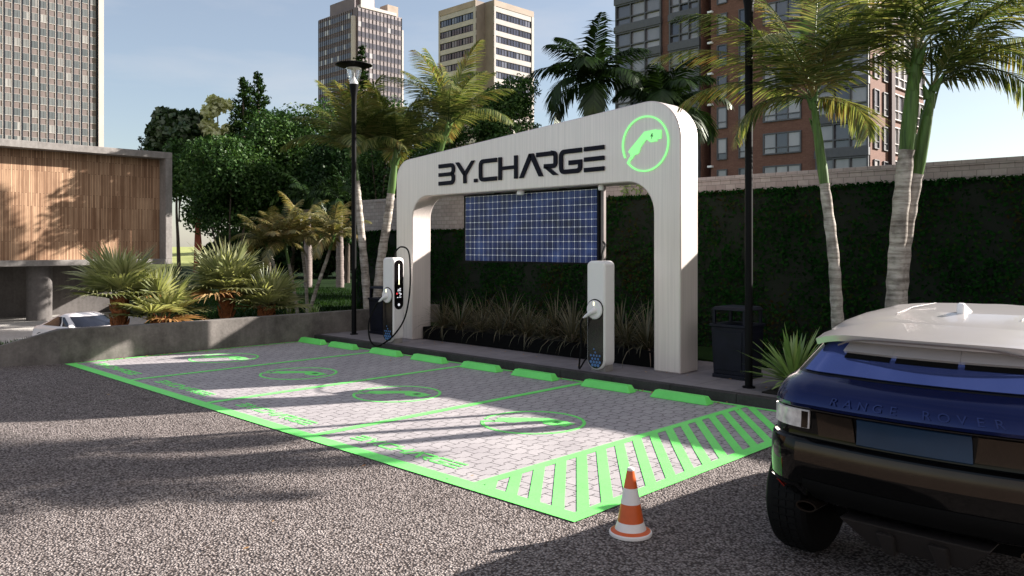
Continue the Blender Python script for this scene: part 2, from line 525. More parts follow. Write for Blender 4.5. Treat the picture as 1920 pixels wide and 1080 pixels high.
MT['yucca'] = leafmat('yucca_leaf', [(0.13, 0.22, 0.05), (0.22, 0.33, 0.085), (0.36, 0.46, 0.15)], 0.2, 0.08, 0.4, 2.0)
MT['cone_orange'] = mat('orange_plastic', (0.62, 0.105, 0.020), 0.4, var=0.12, scale=9)
MT['cone_white'] = mat('white_reflective_plastic', (0.78, 0.73, 0.70), 0.4, var=0.06, scale=9)
MT['car_paint'] = mat('navy_paint_sky_tint', (0.003, 0.010, 0.068), 0.17, 0.5, var=0.08, spec=0.3, coat=0.25)  # navy made bluer to carry the sky reflected in the upper body
MT['car_black'] = mat('gloss_black_trim', (0.002, 0.002, 0.002), 0.06, var=0.1, spec=0.2)
MT['car_blackm'] = mat('matt_black_plastic', (0.004, 0.004, 0.004), 0.6, var=0.15, spec=0.1)
MT['car_roof'] = mat('silver_white_paint', (0.50, 0.465, 0.45), 0.28, 0.25, var=0.03, coat=0.4)
MT['car_glass'] = mat('sky_tinted_car_glass', (0.10, 0.145, 0.40), 0.05, 0.7, var=0.05, spec=0.9)  # blue of the reflected sky put into the glass colour
MT['coupe_glass'] = mat('dark_coupe_glass', (0.012, 0.014, 0.022), 0.06, 0.0, var=0.1, spec=0.6)
MT['plate_blue'] = mat('dark_blue_panel', (0.012, 0.035, 0.075), 0.3, 0.2, var=0.15, scale=3)
MT['bronze'] = mat('bronze_trim', (0.045, 0.034, 0.026), 0.16, 0.75, var=0.1, spec=0.3)
MT['lamp_clear'] = mat('clear_lamp_lens', (0.62, 0.58, 0.56), 0.08, 0.0, var=0.35, scale=14, spec=0.8)
MT['lamp_red'] = mat('red_reflector', (0.35, 0.025, 0.015), 0.15, var=0.2)
MT['skid'] = mat('grey_skid_plate', (0.035, 0.03, 0.028), 0.4, 0.3, var=0.1)
MT['letter_blue'] = mat('navy_car_letters', (0.016, 0.028, 0.11), 0.3, 0.5, var=0.1)
MT['white_car'] = mat('white_car_paint', (0.80, 0.76, 0.76), 0.2, 0.0, var=0.03, coat=0.5)
MT['alloy'] = mat('alloy_metal', (0.35, 0.34, 0.34), 0.3, 0.9, var=0.1)
MT['seat'] = mat('pale_seat', (0.5, 0.46, 0.42), 0.8)
MT['brick'] = m_blocks('orange_brown_brick', 0.5, 0.16, (0.195, 0.098, 0.070), (0.228, 0.117, 0.084), (0.17, 0.088, 0.064), 0.012, 'XY')
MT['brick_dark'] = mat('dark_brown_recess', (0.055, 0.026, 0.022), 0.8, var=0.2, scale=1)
MT['mullion'] = mat('grey_mullion', (0.10, 0.10, 0.105), 0.5, 0.3, var=0.1)
MT['pane'] = m_pane('apartment_pane', [(0.0, (0.05, 0.05, 0.065)), (0.25, (0.14, 0.135, 0.15)), (0.55, (0.30, 0.285, 0.285)), (1.0, (0.44, 0.415, 0.405))], 0.1, 0.8)
MT['pane_dark'] = m_pane('dark_blue_pane', [(0.0, (0.018, 0.022, 0.045)), (0.6, (0.04, 0.048, 0.085)), (1.0, (0.17, 0.18, 0.23))], 0.08, 0.9)
MT['pane_t1'] = m_pane('office_pane', [(0.0, (0.10, 0.115, 0.12)), (0.6, (0.15, 0.162, 0.165)), (0.86, (0.20, 0.205, 0.20)), (0.93, (0.27, 0.265, 0.255)), (1.0, (0.36, 0.35, 0.335))], 0.12, 0.7)
MT['pane_t2'] = m_pane('tinted_office_pane', [(0.0, (0.07, 0.065, 0.08)), (0.82, (0.11, 0.105, 0.125)), (0.9, (0.35, 0.34, 0.36)), (1.0, (0.5, 0.49, 0.5))], 0.12, 0.8)
MT['spandrel1'] = mat('mauve_spandrel', (0.15, 0.118, 0.112), 0.7, var=0.12, scale=0.6)
MT['rib_dark'] = mat('dark_steel_rib', (0.010, 0.013, 0.020), 0.7, var=0.2, spec=0.15)
MT['rib_light'] = mat('pale_rib', (0.5, 0.46, 0.44), 0.6, var=0.1)
MT['pilaster'] = mat('cream_pilaster', (0.44, 0.395, 0.37), 0.7, var=0.06, scale=0.3)
MT['spandrel2'] = mat('plum_spandrel', (0.12, 0.088, 0.092), 0.5, var=0.12, scale=0.5)
MT['beige'] = mat('beige_precast', (0.40, 0.37, 0.35), 0.8, var=0.10, scale=0.4)
MT['beige_dark'] = mat('brown_precast', (0.33, 0.265, 0.215), 0.8, var=0.12, scale=0.4)
MT['shaft_wall'] = mat('taupe_shaft_wall', (0.22, 0.178, 0.155), 0.8, var=0.1, scale=0.5)
MT['glassclear'] = None
_t = NT('lantern_glass')
_g = _t.n('ShaderNodeBsdfGlass'); _g.inputs['Roughness'].default_value = 0.02; _g.inputs['IOR'].default_value = 1.1
_tr = _t.n('ShaderNodeBsdfTransparent'); _mx = _t.n('ShaderNodeMixShader'); _mx.inputs['Fac'].default_value = 0.25
_t.l(_tr.outputs[0], _mx.inputs[1]); _t.l(_g.outputs[0], _mx.inputs[2]); _t.l(_mx.outputs[0], _t.out.inputs['Surface'])
MT['glassclear'] = _t.m


# ================================================================== mesh tools
class MB:
    def __init__(self):
        self.v = []; self.f = []; self.mi = []

    def add(self, verts, faces, m=0):
        b = len(self.v)
        self.v.extend([tuple(p) for p in verts])
        self.f.extend([tuple(i + b for i in q) for q in faces])
        self.mi.extend([m] * len(faces))
        return self

    def box(self, x0, x1, y0, y1, z0, z1, m=0):
        vs = [(x0, y0, z0), (x1, y0, z0), (x1, y1, z0), (x0, y1, z0), (x0, y0, z1), (x1, y0, z1), (x1, y1, z1), (x0, y1, z1)]
        return self.add(vs, [(3, 2, 1, 0), (4, 5, 6, 7), (0, 1, 5, 4), (1, 2, 6, 5), (2, 3, 7, 6), (3, 0, 4, 7)], m)

    def hexa(self, bot, top, m=0):
        return self.add(list(bot) + list(top), [(3, 2, 1, 0), (4, 5, 6, 7), (0, 1, 5, 4), (1, 2, 6, 5), (2, 3, 7, 6), (3, 0, 4, 7)], m)

    def rings(self, rings, close=True, caps=True, m=0):
        n = len(rings[0]); vs = [p for r in rings for p in r]; fs = []
        for i in range(len(rings) - 1):
            for j in range(n if close else n - 1):
                k = (j + 1) % n
                fs.append((i * n + j, i * n + k, (i + 1) * n + k, (i + 1) * n + j))
        if caps:
            fs.append(tuple(range(n - 1, -1, -1)))
            fs.append(tuple((len(rings) - 1) * n + j for j in range(n)))
        return self.add(vs, fs, m)

    def lathe(self, prof, c=(0, 0, 0), n=24, m=0, caps=True):
        rr = [[(c[0] + r * math.cos(2 * PI * j / n), c[1] + r * math.sin(2 * PI * j / n), c[2] + z) for j in range(n)] for r, z in prof]
        return self.rings(rr, True, caps, m)

    def tube(self, pts, rads, n=8, m=0, caps=True):
        pts = [Vector(p) for p in pts]
        if not isinstance(rads, (list, tuple)):
            rads = [rads] * len(pts)
        rr = []
        prev = None
        for i, p in enumerate(pts):
            if i == 0: t = pts[1] - pts[0]
            elif i == len(pts) - 1: t = pts[-1] - pts[-2]
            else: t = pts[i + 1] - pts[i - 1]
            t.normalize()
            if prev is None:
                a = Vector((1, 0, 0)) if abs(t.x) < 0.8 else Vector((0, 1, 0))
                u = t.cross(a).normalized()
            else:
                u = (prev - t * prev.dot(t)).normalized()
            prev = u
            w = t.cross(u)
            rr.append([tuple(p + (u * math.cos(2 * PI * j / n) + w * math.sin(2 * PI * j / n)) * rads[i]) for j in range(n)])
        return self.rings(rr, True, caps, m)

    def prism(self, poly, frame, d0, d1, m=0):
        """poly: 2-D points, frame(u, v, d) -> 3-D"""
        a = [frame(u, v, d0) for u, v in poly]; b = [frame(u, v, d1) for u, v in poly]
        n = len(poly)
        fs = [tuple(range(n)), tuple(range(2 * n - 1, n - 1, -1))]
        fs += [(i, n + i, n + (i + 1) % n, (i + 1) % n) for i in range(n)]
        return self.add(a + b, fs, m)

    def obj(self, name, mats, parent=None, off=(0, 0, 0), smooth=None, bevel=0.0):
        me = bpy.data.meshes.new(name)
        o3 = Vector(off)
        me.from_pydata([tuple(Vector(p) - o3) for p in self.v], [], self.f)
        if not isinstance(mats, (list, tuple)):
            mats = [mats]
        for mm in mats:
            me.materials.append(mm)
        if len(mats) > 1:
            me.polygons.foreach_set('material_index', self.mi)
        import bmesh
        bm = bmesh.new(); bm.from_mesh(me)
        bmesh.ops.recalc_face_normals(bm, faces=bm.faces)
        bm.to_mesh(me); bm.free()
        if smooth is not None:
            me.polygons.foreach_set('use_smooth', [True] * len(me.polygons))
            me.set_sharp_from_angle(angle=rad(smooth))
        me.update()
        o = bpy.data.objects.new(name, me)
        COL.objects.link(o)
        if parent is not None:
            o.parent = parent
        elif any(off):
            o.location = off
        if bevel:
            md = o.modifiers.new('bevel', 'BEVEL')
            md.width = bevel; md.segments = 2; md.limit_method = 'ANGLE'; md.angle_limit = rad(40)
        return o


def quads_obj(name, verts, quads, mats, parent=None, off=(0, 0, 0), mi=None, smooth=False):
    verts = np.asarray(verts, dtype=np.float32).reshape(-1, 3) - np.asarray(off, dtype=np.float32)
    quads = np.asarray(quads, dtype=np.int32).reshape(-1, 4)
    me = bpy.data.meshes.new(name)
    me.vertices.add(len(verts)); me.vertices.foreach_set('co', verts.ravel())
    me.loops.add(quads.size); me.loops.foreach_set('vertex_index', quads.ravel())
    me.polygons.add(len(quads)); me.polygons.foreach_set('loop_start', np.arange(0, quads.size, 4, dtype=np.int32))
    if not isinstance(mats, (list, tuple)):
        mats = [mats]
    for mm in mats:
        me.materials.append(mm)
    if mi is not None:
        me.polygons.foreach_set('material_index', np.asarray(mi, dtype=np.int32))
    if smooth:
        me.polygons.foreach_set('use_smooth', [True] * len(quads))
    me.update(calc_edges=True)
    o = bpy.data.objects.new(name, me)
    COL.objects.link(o)
    if parent is not None:
        o.parent = parent
    elif any(off):
        o.location = off
    return o


def thing(name, label, cat, loc=(0, 0, 0), group=None, rz=0.0):
    o = bpy.data.objects.new(name, None)
    o.empty_display_size = 0.3
    COL.objects.link(o)
    o.location = loc
    o.rotation_euler = (0, 0, rz)
    o['label'] = label; o['category'] = cat
    if group: o['group'] = group
    return o


def tag(o, label, cat, group=None):
    o['label'] = label; o['category'] = cat
    if group: o['group'] = group
    return o


def struct(o):
    o['kind'] = 'structure'
    return o


def dup(root, loc, label, rz=None):
    r = root.copy(); COL.objects.link(r)
    r.location = loc; r['label'] = label
    if rz is not None: r.rotation_euler = (0, 0, rz)
    for ch in list(root.children):
        c = ch.copy(); COL.objects.link(c); c.parent = r
        for g in list(ch.children):
            d = g.copy(); COL.objects.link(d); d.parent = c
    return r


def stroke(pts, w, closed=False):
    """thick polyline with mitred joins as list of quads (2-D)"""
    pts = [Vector((p[0], p[1])) for p in pts]
    n = len(pts); L = []; Rr = []
    for i in range(n):
        a = pts[i - 1] if (i > 0 or closed) else None
        b = pts[(i + 1) % n] if (i < n - 1 or closed) else None
        d1 = (pts[i] - a).normalized() if a is not None else None
        d2 = (b - pts[i]).normalized() if b is not None else None
        if d1 is None: d1 = d2
        if d2 is None: d2 = d1
        n1 = Vector((-d1.y, d1.x)); n2 = Vector((-d2.y, d2.x))
        mvec = (n1 + n2)
        mvec = mvec / max(mvec.length_squared, 1e-6) * 2.0
        if mvec.length > 2.0: mvec = mvec.normalized() * 2.0
        L.append(pts[i] + mvec * w / 2); Rr.append(pts[i] - mvec * w / 2)
    return L, Rr


def stroke_mesh(mb, pts, w, frame, d0, d1, m=0, closed=False):
    L, Rr = stroke(pts, w, closed)
    poly = [tuple(p) for p in L] + [tuple(p) for p in reversed(Rr)]
    n = len(pts)
    if not closed:
        vs = [frame(p[0], p[1], d0) for p in L] + [frame(p[0], p[1], d0) for p in Rr] + \
             [frame(p[0], p[1], d1) for p in L] + [frame(p[0], p[1], d1) for p in Rr]
        fs = []
        for i in range(n - 1):
            fs += [(i, i + 1, n + i + 1, n + i), (2 * n + i, 3 * n + i, 3 * n + i + 1, 2 * n + i + 1),
                   (i, 2 * n + i, 2 * n + i + 1, i + 1), (n + i, n + i + 1, 3 * n + i + 1, 3 * n + i)]
        fs += [(0, n, 3 * n, 2 * n), (n - 1, 3 * n - 1, 4 * n - 1, 2 * n - 1)]
        mb.add(vs, fs, m)
    return mb


def arc(cx, cy, r, a0, a1, n=8):
    return [(cx + r * math.cos(rad(a0 + (a1 - a0) * i / n)), cy + r * math.sin(rad(a0 + (a1 - a0) * i / n))) for i in range(n + 1)]


# ---- the sign's letters: (x offset in letter heights, list of strokes / polygons)
def glyphs():
    T = 0.182
    h = T / 2
    g = []
    # B drawn like a 3
    g.append((0.0, [('s', [(0, 1 - h)] + arc(0.86, 0.759, 0.15, 90, 0, 5) + [(1.01, 0.62), (0.93, 0.51)]),
                    ('p', [(0, 0.415), (0.93, 0.415), (0.98, 0.5), (0.93, 0.585), (0, 0.585)]),
                    ('s', [(0.93, 0.49), (1.01, 0.38)] + arc(0.86, 0.241, 0.15, 0, -90, 5) + [(0, h)])]))
    # Y
    g.append((1.17, [('p', [(0, 1), (0.21, 1), (0.66, 0.50), (0.66, 0.36), (0.54, 0.36)]), ('p', [(1.08, 1), (1.27, 1), (0.71, 0.36), (0.57, 0.36), (0.57, 0.47)]),
                     ('p', [(0.54, 0.38), (0.72, 0.38), (0.72, 0), (0.54, 0)])]))
    g.append((2.42, [('p', [(0, 0), (0.19, 0), (0.19, 0.16), (0, 0.16)])]))
    # C
    g.append((2.74, [('s', [(1.11, 1 - h)] + arc(0.26, 1 - h - 0.17, 0.17, 90, 180, 5) + arc(0.26, h + 0.17, 0.17, 180, 270, 5) + [(1.11, h)])]))
    # H
    g.append((3.97, [('p', [(0, 0), (0.18, 0), (0.18, 1), (0, 1)]), ('p', [(0.95, 0), (1.13, 0), (1.13, 1), (0.95, 1)]), ('p', [(0.18, 0.43), (0.95, 0.43), (0.95, 0.58), (0.18, 0.58)])]))
    # A without a crossbar
    g.append((5.22, [('p', [(0, 0), (0.22, 0), (0.72, 0.86), (0.62, 1.0), (0.56, 1.0)]), ('p', [(0.62, 1.0), (0.80, 1.0), (1.34, 0), (1.12, 0), (0.58, 0.94)])]))
    # R without a stem
    g.append((6.20, [('s', [(0, 1 - h), (0.90, 1 - h)] + arc(0.90, 0.78, 0.14, 90, 0, 4) + [(1.04, 0.62)] + arc(0.90, 0.52, 0.14, 0, -70, 4) + [(0.42, 0.40)]),
                     ('p', [(0.42, 0.36), (0.66, 0.36), (1.18, 0), (0.92, 0)])]))
    # G
    g.append((7.45, [('s', [(1.16, 1 - h)] + arc(0.26, 1 - h - 0.17, 0.17, 90, 180, 5) + arc(0.26, h + 0.17, 0.17, 180, 270, 5) + arc(0.93, h + 0.15, 0.15, -90, 0, 4) + [(1.08, 0.44), (0.50, 0.44)])]))
    # E of three bars
    g.append((8.74, [('p', [(0, z), (0.98, z), (0.98, z + 0.17), (0, z + 0.17)]) for z in (0.83, 0.415, 0.0)]))
    return g, T


def add_sign(mb, frame, d0, d1):
    g, T = glyphs()
    for ox, strokes in g:
        for kind, pts in strokes:
            pts = [(x + ox, y) for x, y in pts]
            if kind == 's':
                stroke_mesh(mb, pts, T, frame, d0, d1)
            else:
                mb.prism(pts, frame, d0, d1)


def plug_poly():
    raw = [(222, 785), (250, 782), (292, 779), (292, 784), (320, 785), (320, 838), (296, 838), (296, 850), (258, 853), (238, 833), (225, 840), (198, 878),
           (190, 905), (180, 917), (163, 918), (150, 938), (133, 942), (140, 925), (133, 905), (123, 901), (133, 884)]
    return [((x - 225) / 140.0, -(y - 858) / 170.0) for x, y in raw]


def add_emblem(mb, frame, d0, d1, w=0.07):
    stroke_mesh(mb, arc(0, 0, 1.0 - w / 2, 221, 567, 56), w, frame, d0, d1)
    mb.prism(plug_poly(), frame, d0, d1)
    stroke_mesh(mb, [(-0.58, -0.45), (-0.66, -0.52), (-0.72, -0.60), (-0.745, -0.655)], 0.085, frame, d0, d1)


# ================================================================== the ground
def smooth01(t):
    t = min(1.0, max(0.0, t)); return t * t * (3 - 2 * t)


def wall_x(y):
    """centre line of the low concrete wall"""
    return -11.62 if y > 0 else -11.62 + 0.46 * y


def lawn_z(x, y):
    base = 0.30 if y > 1.5 else 0.30 - 0.45 * smooth01((1.5 - y) / 6.0)
    line = 4.4 - 0.376 * (x + 14.0)
    below = line - y
    drop = 2.45 * min(1.0, max(0.0, (-x - 13.6) / 11.5)) * smooth01(below / 1.6 + 0.15)
    return base - drop


def ground_z(x, y):
    """lawn behind the low wall, dropping to the lower road on the left"""
    if x > wall_x(min(y, 8.9)) - 1.2:
        return -0.08
    return lawn_z(x, y) - 0.12


def terrain():
    xs = sorted(set([-3000, -1200, -500, -250, -140, -90, -70, -60] + [round(-55 + i * 1.0, 2) for i in range(44)] + [-11.8, -10, -6, -2, 2, 8, 20, 60, 200, 800, 3000]))
    ys = sorted(set([-3000, -800, -200, -80, -40, -25] + [round(-18 + i * 1.0, 2) for i in range(62)] + [50, 60, 80, 120, 200, 400, 900, 3000]))
    v = [(x, y, ground_z(x, y)) for y in ys for x in xs]
    nx = len(xs)
    q = [(j * nx + i, j * nx + i + 1, (j + 1) * nx + i + 1, (j + 1) * nx + i) for j in range(len(ys) - 1) for i in range(nx - 1)]
    struct(quads_obj('ground', v, q, MT['terrain'], smooth=True))
    # the lawn proper, starting at the wall
    ts = [0.0, 0.4, 0.8, 1.2, 2, 3, 4, 5, 6, 7, 8, 9, 10, 12, 14, 16, 18, 20, 22, 24, 26, 28, 30]
    ys = [-6 + 0.5 * i for i in range(73)]
    v = []
    for y in ys:
        for t_ in ts:
            x = wall_x(min(y, 8.9)) - t_
            v.append((x, y, lawn_z(x, y)))
    nx = len(ts)
    q = [(j * nx + i + 1, j * nx + i, (j + 1) * nx + i, (j + 1) * nx + i + 1) for j in range(len(ys) - 1) for i in range(nx - 1)]
    struct(quads_obj('lawn', v, q, MT['terrain'], smooth=True))


terrain()


def flat(name, poly, z, m):
    mb = MB()
    mb.add([(x, y, z) for x, y in poly], [tuple(range(len(poly)))])
    return struct(mb.obj(name, m))


flat('asphalt', [(-11.62, 4.95), (-11.62, 0.0), (-12.2, -1.2), (-14.5, -5.6), (-20, -16), (-20, -60), (60, -60), (60, 8.9), (6.5, 8.9), (6.5, 4.95)], 0.0, MT['asphalt'])
flat('bay_paving', [(-11.46, 0.02), (-0.02, 0.02), (-0.02, 4.89), (-11.46, 4.89)], 0.004, MT['pavers'])
flat('road', [(-46, -20), (-33.8, 0.0), (-26.0, 4.6), (-26.0, 9.5), (-33.5, 14.5), (-58, 14.5), (-58, -20)], -2.0, MT['road'])

# raised pavement with its kerb
mb = MB()
mb.box(-11.35, 6.5, 5.04, 7.25, -0.1, 0.13)
struct(mb.obj('pavement', MT['pavement']))
mb = MB()
x = -11.35
while x < 6.4:
    mb.box(x + 0.003, min(x + 1.0, 6.5) - 0.003, 4.895, 5.038, -0.1, 0.132)
    x += 1.0
struct(mb.obj('kerb', MT['kerb'], bevel=0.008))
mb = MB()
mb.box(-2.0, 6.5, 7.27, 8.74, -0.1, 0.16); mb.box(-1.15, 6.5, 5.2, 7.268, 0.05, 0.15)
struct(mb.obj('planting_bed', MT['soil']))
mb = MB()
mb.box(-11.6, -2.0, 7.27, 8.74, -0.1, 0.16)
struct(mb.obj('lawn_strip', MT['terrain']))


# ------------------------------------------------------------------ painted markings
def clip(poly, a, b, c):
    """keep a*x + b*y >= c"""
    out = []
    for i in range(len(poly)):
        p, q = poly[i], poly[(i + 1) % len(poly)]
        dp = a * p[0] + b * p[1] - c; dq = a * q[0] + b * q[1] - c
        if dp >= 0: out.append(p)
        if (dp >= 0) != (dq >= 0):
            t = dp / (dp - dq)
            out.append((p[0] + (q[0] - p[0]) * t, p[1] + (q[1] - p[1]) * t))
    return out


def rect(x0, x1, y0, y1):
    return [(x0, y0), (x1, y0), (x1, y1), (x0, y1)]


PZ = 0.009
mb = MB()
polys = [rect(-11.43, 0, 0, 0.165), rect(-11.43, -1.26, 4.77, 4.85), rect(-11.43, -11.36, 0.165, 4.77)]
for xd in (-3.765, -6.32, -8.875):
    polys.append(rect(xd - 0.055, xd + 0.055, 0.165, 4.77))
for p in polys:
    mb.add([(x, y, PZ) for x, y in p], [tuple(range(len(p)))])
struct(mb.obj('bay_lines', MT['paint']))
mb = MB()
polys = [rect(-1.26, -1.155, 0.165, 4.85), rect(-0.135, 0, 0.165, 4.85), rect(-1.155, -0.135, 4.77, 4.85)]
for k in range(-6, 11):
    y = 1.735 + 0.3065 * k
    p = [(-1.155, y), (-0.135, y - 1.235), (-0.135, y - 1.235 + 0.152), (-1.155, y + 0.152)]
    p = clip(p, 0, 1, 0.165)
    if len(p) > 2: p = clip(p, 0, -1, -4.77)
    if len(p) > 2: polys.append(p)
for p in polys:
    mb.add([(x, y, PZ) for x, y in p], [tuple(range(len(p)))])
struct(mb.obj('hatched_zone', MT['paint']))

for b in range(4):
    ox = -2.555 * b
    mb = MB()
    s = 0.172
    add_sign(mb, lambda u, v, d: (-3.38 + ox + u * s, 0.345 + v * s, d), 0.004, PZ)
    struct(mb.obj('bay_lettering', MT['paint']))
    mb = MB()
    add_emblem(mb, lambda u, v, d: (-2.51 + ox + u * 0.61, 2.28 + v * 0.61, d), 0.004, PZ, 0.065)
    mb.prism([(0.30, 0.33), (0.44, 0.33), (0.44, 0.20), (0.30, 0.20)], lambda u, v, d: (-2.51 + ox + u * 0.61, 2.28 + v * 0.61, d), PZ, PZ + 0.003, 1)
    struct(mb.obj('bay_emblem', [MT['paint'], MT['dark_green']]))

# ------------------------------------------------------------------ wheel stops
names = ['first green wheel stop from the low concrete wall', 'second green wheel stop from the low concrete wall',
         'third green wheel stop from the low wall, at the foot of the left charger', 'fourth green wheel stop from the low concrete wall',
         'fifth green wheel stop from the low wall, beside a bay line', 'sixth green wheel stop from the low wall, third from the hatched zone',
         'seventh green wheel stop, in front of the right-hand charger', 'eighth green wheel stop, nearest the hatched zone']
stop0 = None
for i, cx in enumerate((-10.94, -9.81, -8.41, -7.15, -5.82, -4.62, -3.20, -1.99)):
    if stop0 is None:
        mb = MB()
        mb.hexa([(-0.44, -0.09, 0), (0.44, -0.09, 0), (0.44, 0.09, 0), (-0.44, 0.09, 0)],
                [(-0.38, -0.045, 0.10), (0.38, -0.045, 0.10), (0.38, 0.055, 0.10), (-0.38, 0.055, 0.10)])
        stop0 = mb.obj('wheel_stop', MT['stop_paint'], bevel=0.008)
        o = stop0
    else:
        o = stop0.copy(); COL.objects.link(o)
    o.location = (cx, 4.60, 0.006)
    tag(o, names[i], 'wheel stop', 'green wheel stops along the kerb')

# ------------------------------------------------------------------ low concrete wall
path = [(-11.5, 8.6, 0.58, 0.10), (-11.5, 5.0, 0.58, 0.0), (-11.5, 2.0, 0.575, 0.0), (-11.5, -0.05, 0.60, 0.0), (-11.72, -0.50, 0.47, 0.0), (-11.95, -0.98, 0.32, 0.0), (-12.6, -2.3, 0.10, 0.0), (-13.4, -3.9, 0.02, 0.0)]
rr = []
for i, (x, y, zt, zb) in enumerate(path):
    a = path[max(0, i - 1)]; b = path[min(len(path) - 1, i + 1)]
    d = Vector((b[0] - a[0], b[1] - a[1])).normalized()
    nx, ny = d.y, -d.x          # outward (to -X)
    if nx > 0: nx, ny = -nx, -ny
    rr.append([(x, y, -0.3), (x, y, zt), (x + nx * 0.22, y + ny * 0.22, zt), (x + nx * 0.22, y + ny * 0.22, -0.3)])
mb = MB(); mb.rings(rr)
o = mb.obj('boundary_wall', MT['concrete'], bevel=0.01)
tag(o, 'low stained concrete wall sloping down at its near end beside the farthest bay', 'wall')

# ================================================================== the arch
def round_path(pts, n=8):
    """pts: (x, z, radius) -> polygon with filleted corners"""
    out = []
    N = len(pts)
    for i in range(N):
        p = Vector(pts[i][:2]); r = pts[i][2]
        if r <= 0: out.append(tuple(p)); continue
        a = (Vector(pts[i - 1][:2]) - p).normalized(); b = (Vector(pts[(i + 1) % N][:2]) - p).normalized()
        ang = a.angle(b); dd = r / math.tan(ang / 2)
        c = p + (a + b).normalized() * (r / math.sin(ang / 2))
        s = p + a * dd - c; e = p + b * dd - c
        a0 = math.atan2(s.y, s.x); a1 = math.atan2(e.y, e.x)
        da = (a1 - a0 + PI) % (2 * PI) - PI
        for k in range(n + 1):
            t = a0 + da * k / n
            out.append((c.x + r * math.cos(t), c.y + r * math.sin(t)))
    return out


GX0, GX1 = -9.62, -2.74
GYF, GYB = 5.78, 6.275
outer = round_path([(GX0, 0.13, 0), (GX0, 3.80, 0.42), (-2.74, 4.335, 0.60), (GX1, 0.13, 0)], 12)
inner = round_path([(-3.22, 0.13, 0), (-3.22, 3.055, 0.50), (-9.09, 3.045, 0.45), (-9.09, 0.13, 0)], 10)
gate = thing('charging_arch', 'off-white brushed metal arch with sloping top and dark lettering over the bays', 'arch', (-6.18, 6.0, 0.13))
off = (-6.18, 6.0, 0.13)
mb = MB()
mb.prism(outer + inner, lambda u, v, d: (u, d, v), GYF, GYB)
mb.obj('frame', MT['gate'], gate, off, smooth=25, bevel=0.02)
mb = MB()
s = 0.415
add_sign(mb, lambda u, v, d: (-8.24 + u * s * 1.0115, d, 3.235 + v * s + (u * s) * 0.008), GYF - 0.03, GYF + 0.004)
mb.obj('lettering', MT['navy'], gate, off)
em = MB()
ef = lambda u, v, d: (-3.37 + u * 0.436, d, 3.63 + v * 0.436)
add_emblem(em, ef, GYF - 0.022, GYF + 0.004, 0.065)
e = em.obj('emblem', MT['glow'], gate, off)
mb = MB()
mb.prism([(0.30, 0.33), (0.25, 0.22), (0.31, 0.235), (0.27, 0.13), (0.37, 0.27), (0.31, 0.255), (0.36, 0.33)], ef, GYF - 0.026, GYF - 0.0225)
mb.obj('bolt_mark', MT['dark_green'], e)
for o in gate.children:
    pass
bolt = e.children[0]
bolt.data.transform(Matrix.Translation(Vector((-off[0], -off[1], -off[2]))))
for x0, r in ((-6.18, 0.07), (-4.35, 0.05)):
    mb = MB(); mb.lathe([(r * 0.8, 0), (r, -0.02), (r, -0.07), (r * 0.75, -0.085)], (x0, 5.93, 3.05), 16)
    mb.obj('soffit_light', MT['white_rim'], gate, off, smooth=40)

# ------------------------------------------------------------------ solar panel
sp = thing('solar_panel', 'blue gridded solar panel hanging under the arch', 'solar panel', (-6.14, 6.08, 1.75))
off = (-6.14, 6.08, 1.75)
PX0, PX1, PZ0, PZ1 = -7.79, -4.50, 1.765, 3.005
mb = MB(); mb.box(PX0 + 0.02, PX1 - 0.02, 6.048, 6.07, PZ0 + 0.0, PZ1 - 0.0)
cells = mb.obj('cell_sheet', MT['solar'], sp, off)
mb = MB()
mb.box(PX0 - 0.015, PX0 + 0.018, 6.035, 6.10, PZ0 - 0.03, PZ1 + 0.03); mb.box(PX1 - 0.018, PX1 + 0.03, 6.035, 6.10, PZ0 - 0.03, PZ1 + 0.03)
mb.box(PX0 + 0.018, PX1 - 0.018, 6.036, 6.10, PZ1 + 0.002, PZ1 + 0.03); mb.box(PX0 + 0.018, PX1 - 0.018, 6.036, 6.10, PZ0 - 0.03, PZ0 - 0.002)
mb.box(PX0 + 0.03, PX1 - 0.03, 6.072, 6.098, PZ0 + 0.01, PZ1 - 0.01)
mb.obj('panel_frame', MT['black'], sp, off)
for x0 in (-6.92, -5.30):
    mb = MB(); mb.box(x0 - 0.045, x0 + 0.045, 6.03, 6.11, PZ1 + 0.032, 3.054); mb.box(x0 - 0.03, x0 + 0.03, 6.112, 6.16, PZ1 - 0.12, 3.05)
    mb.obj('hanger', MT['black'], sp, off)
mb = MB(); mb.tube([(-7.6, 6.15, 3.02), (-4.7, 6.15, 3.02)], 0.018, 8)
mb.obj('conduit', MT['white_rim'], sp, off, smooth=60)
mb = MB(); mb.box(-4.455, -4.395, 6.06, 6.12, 0.13, 3.052)
mb.obj('support_post', MT['frame_grey'], sp, off)

# ------------------------------------------------------------------ chargers
def hexagon(cx, cz, r):
    return [(cx + r * math.cos(rad(60 * k + 30)), cz + r * math.sin(rad(60 * k + 30))) for k in range(6)]


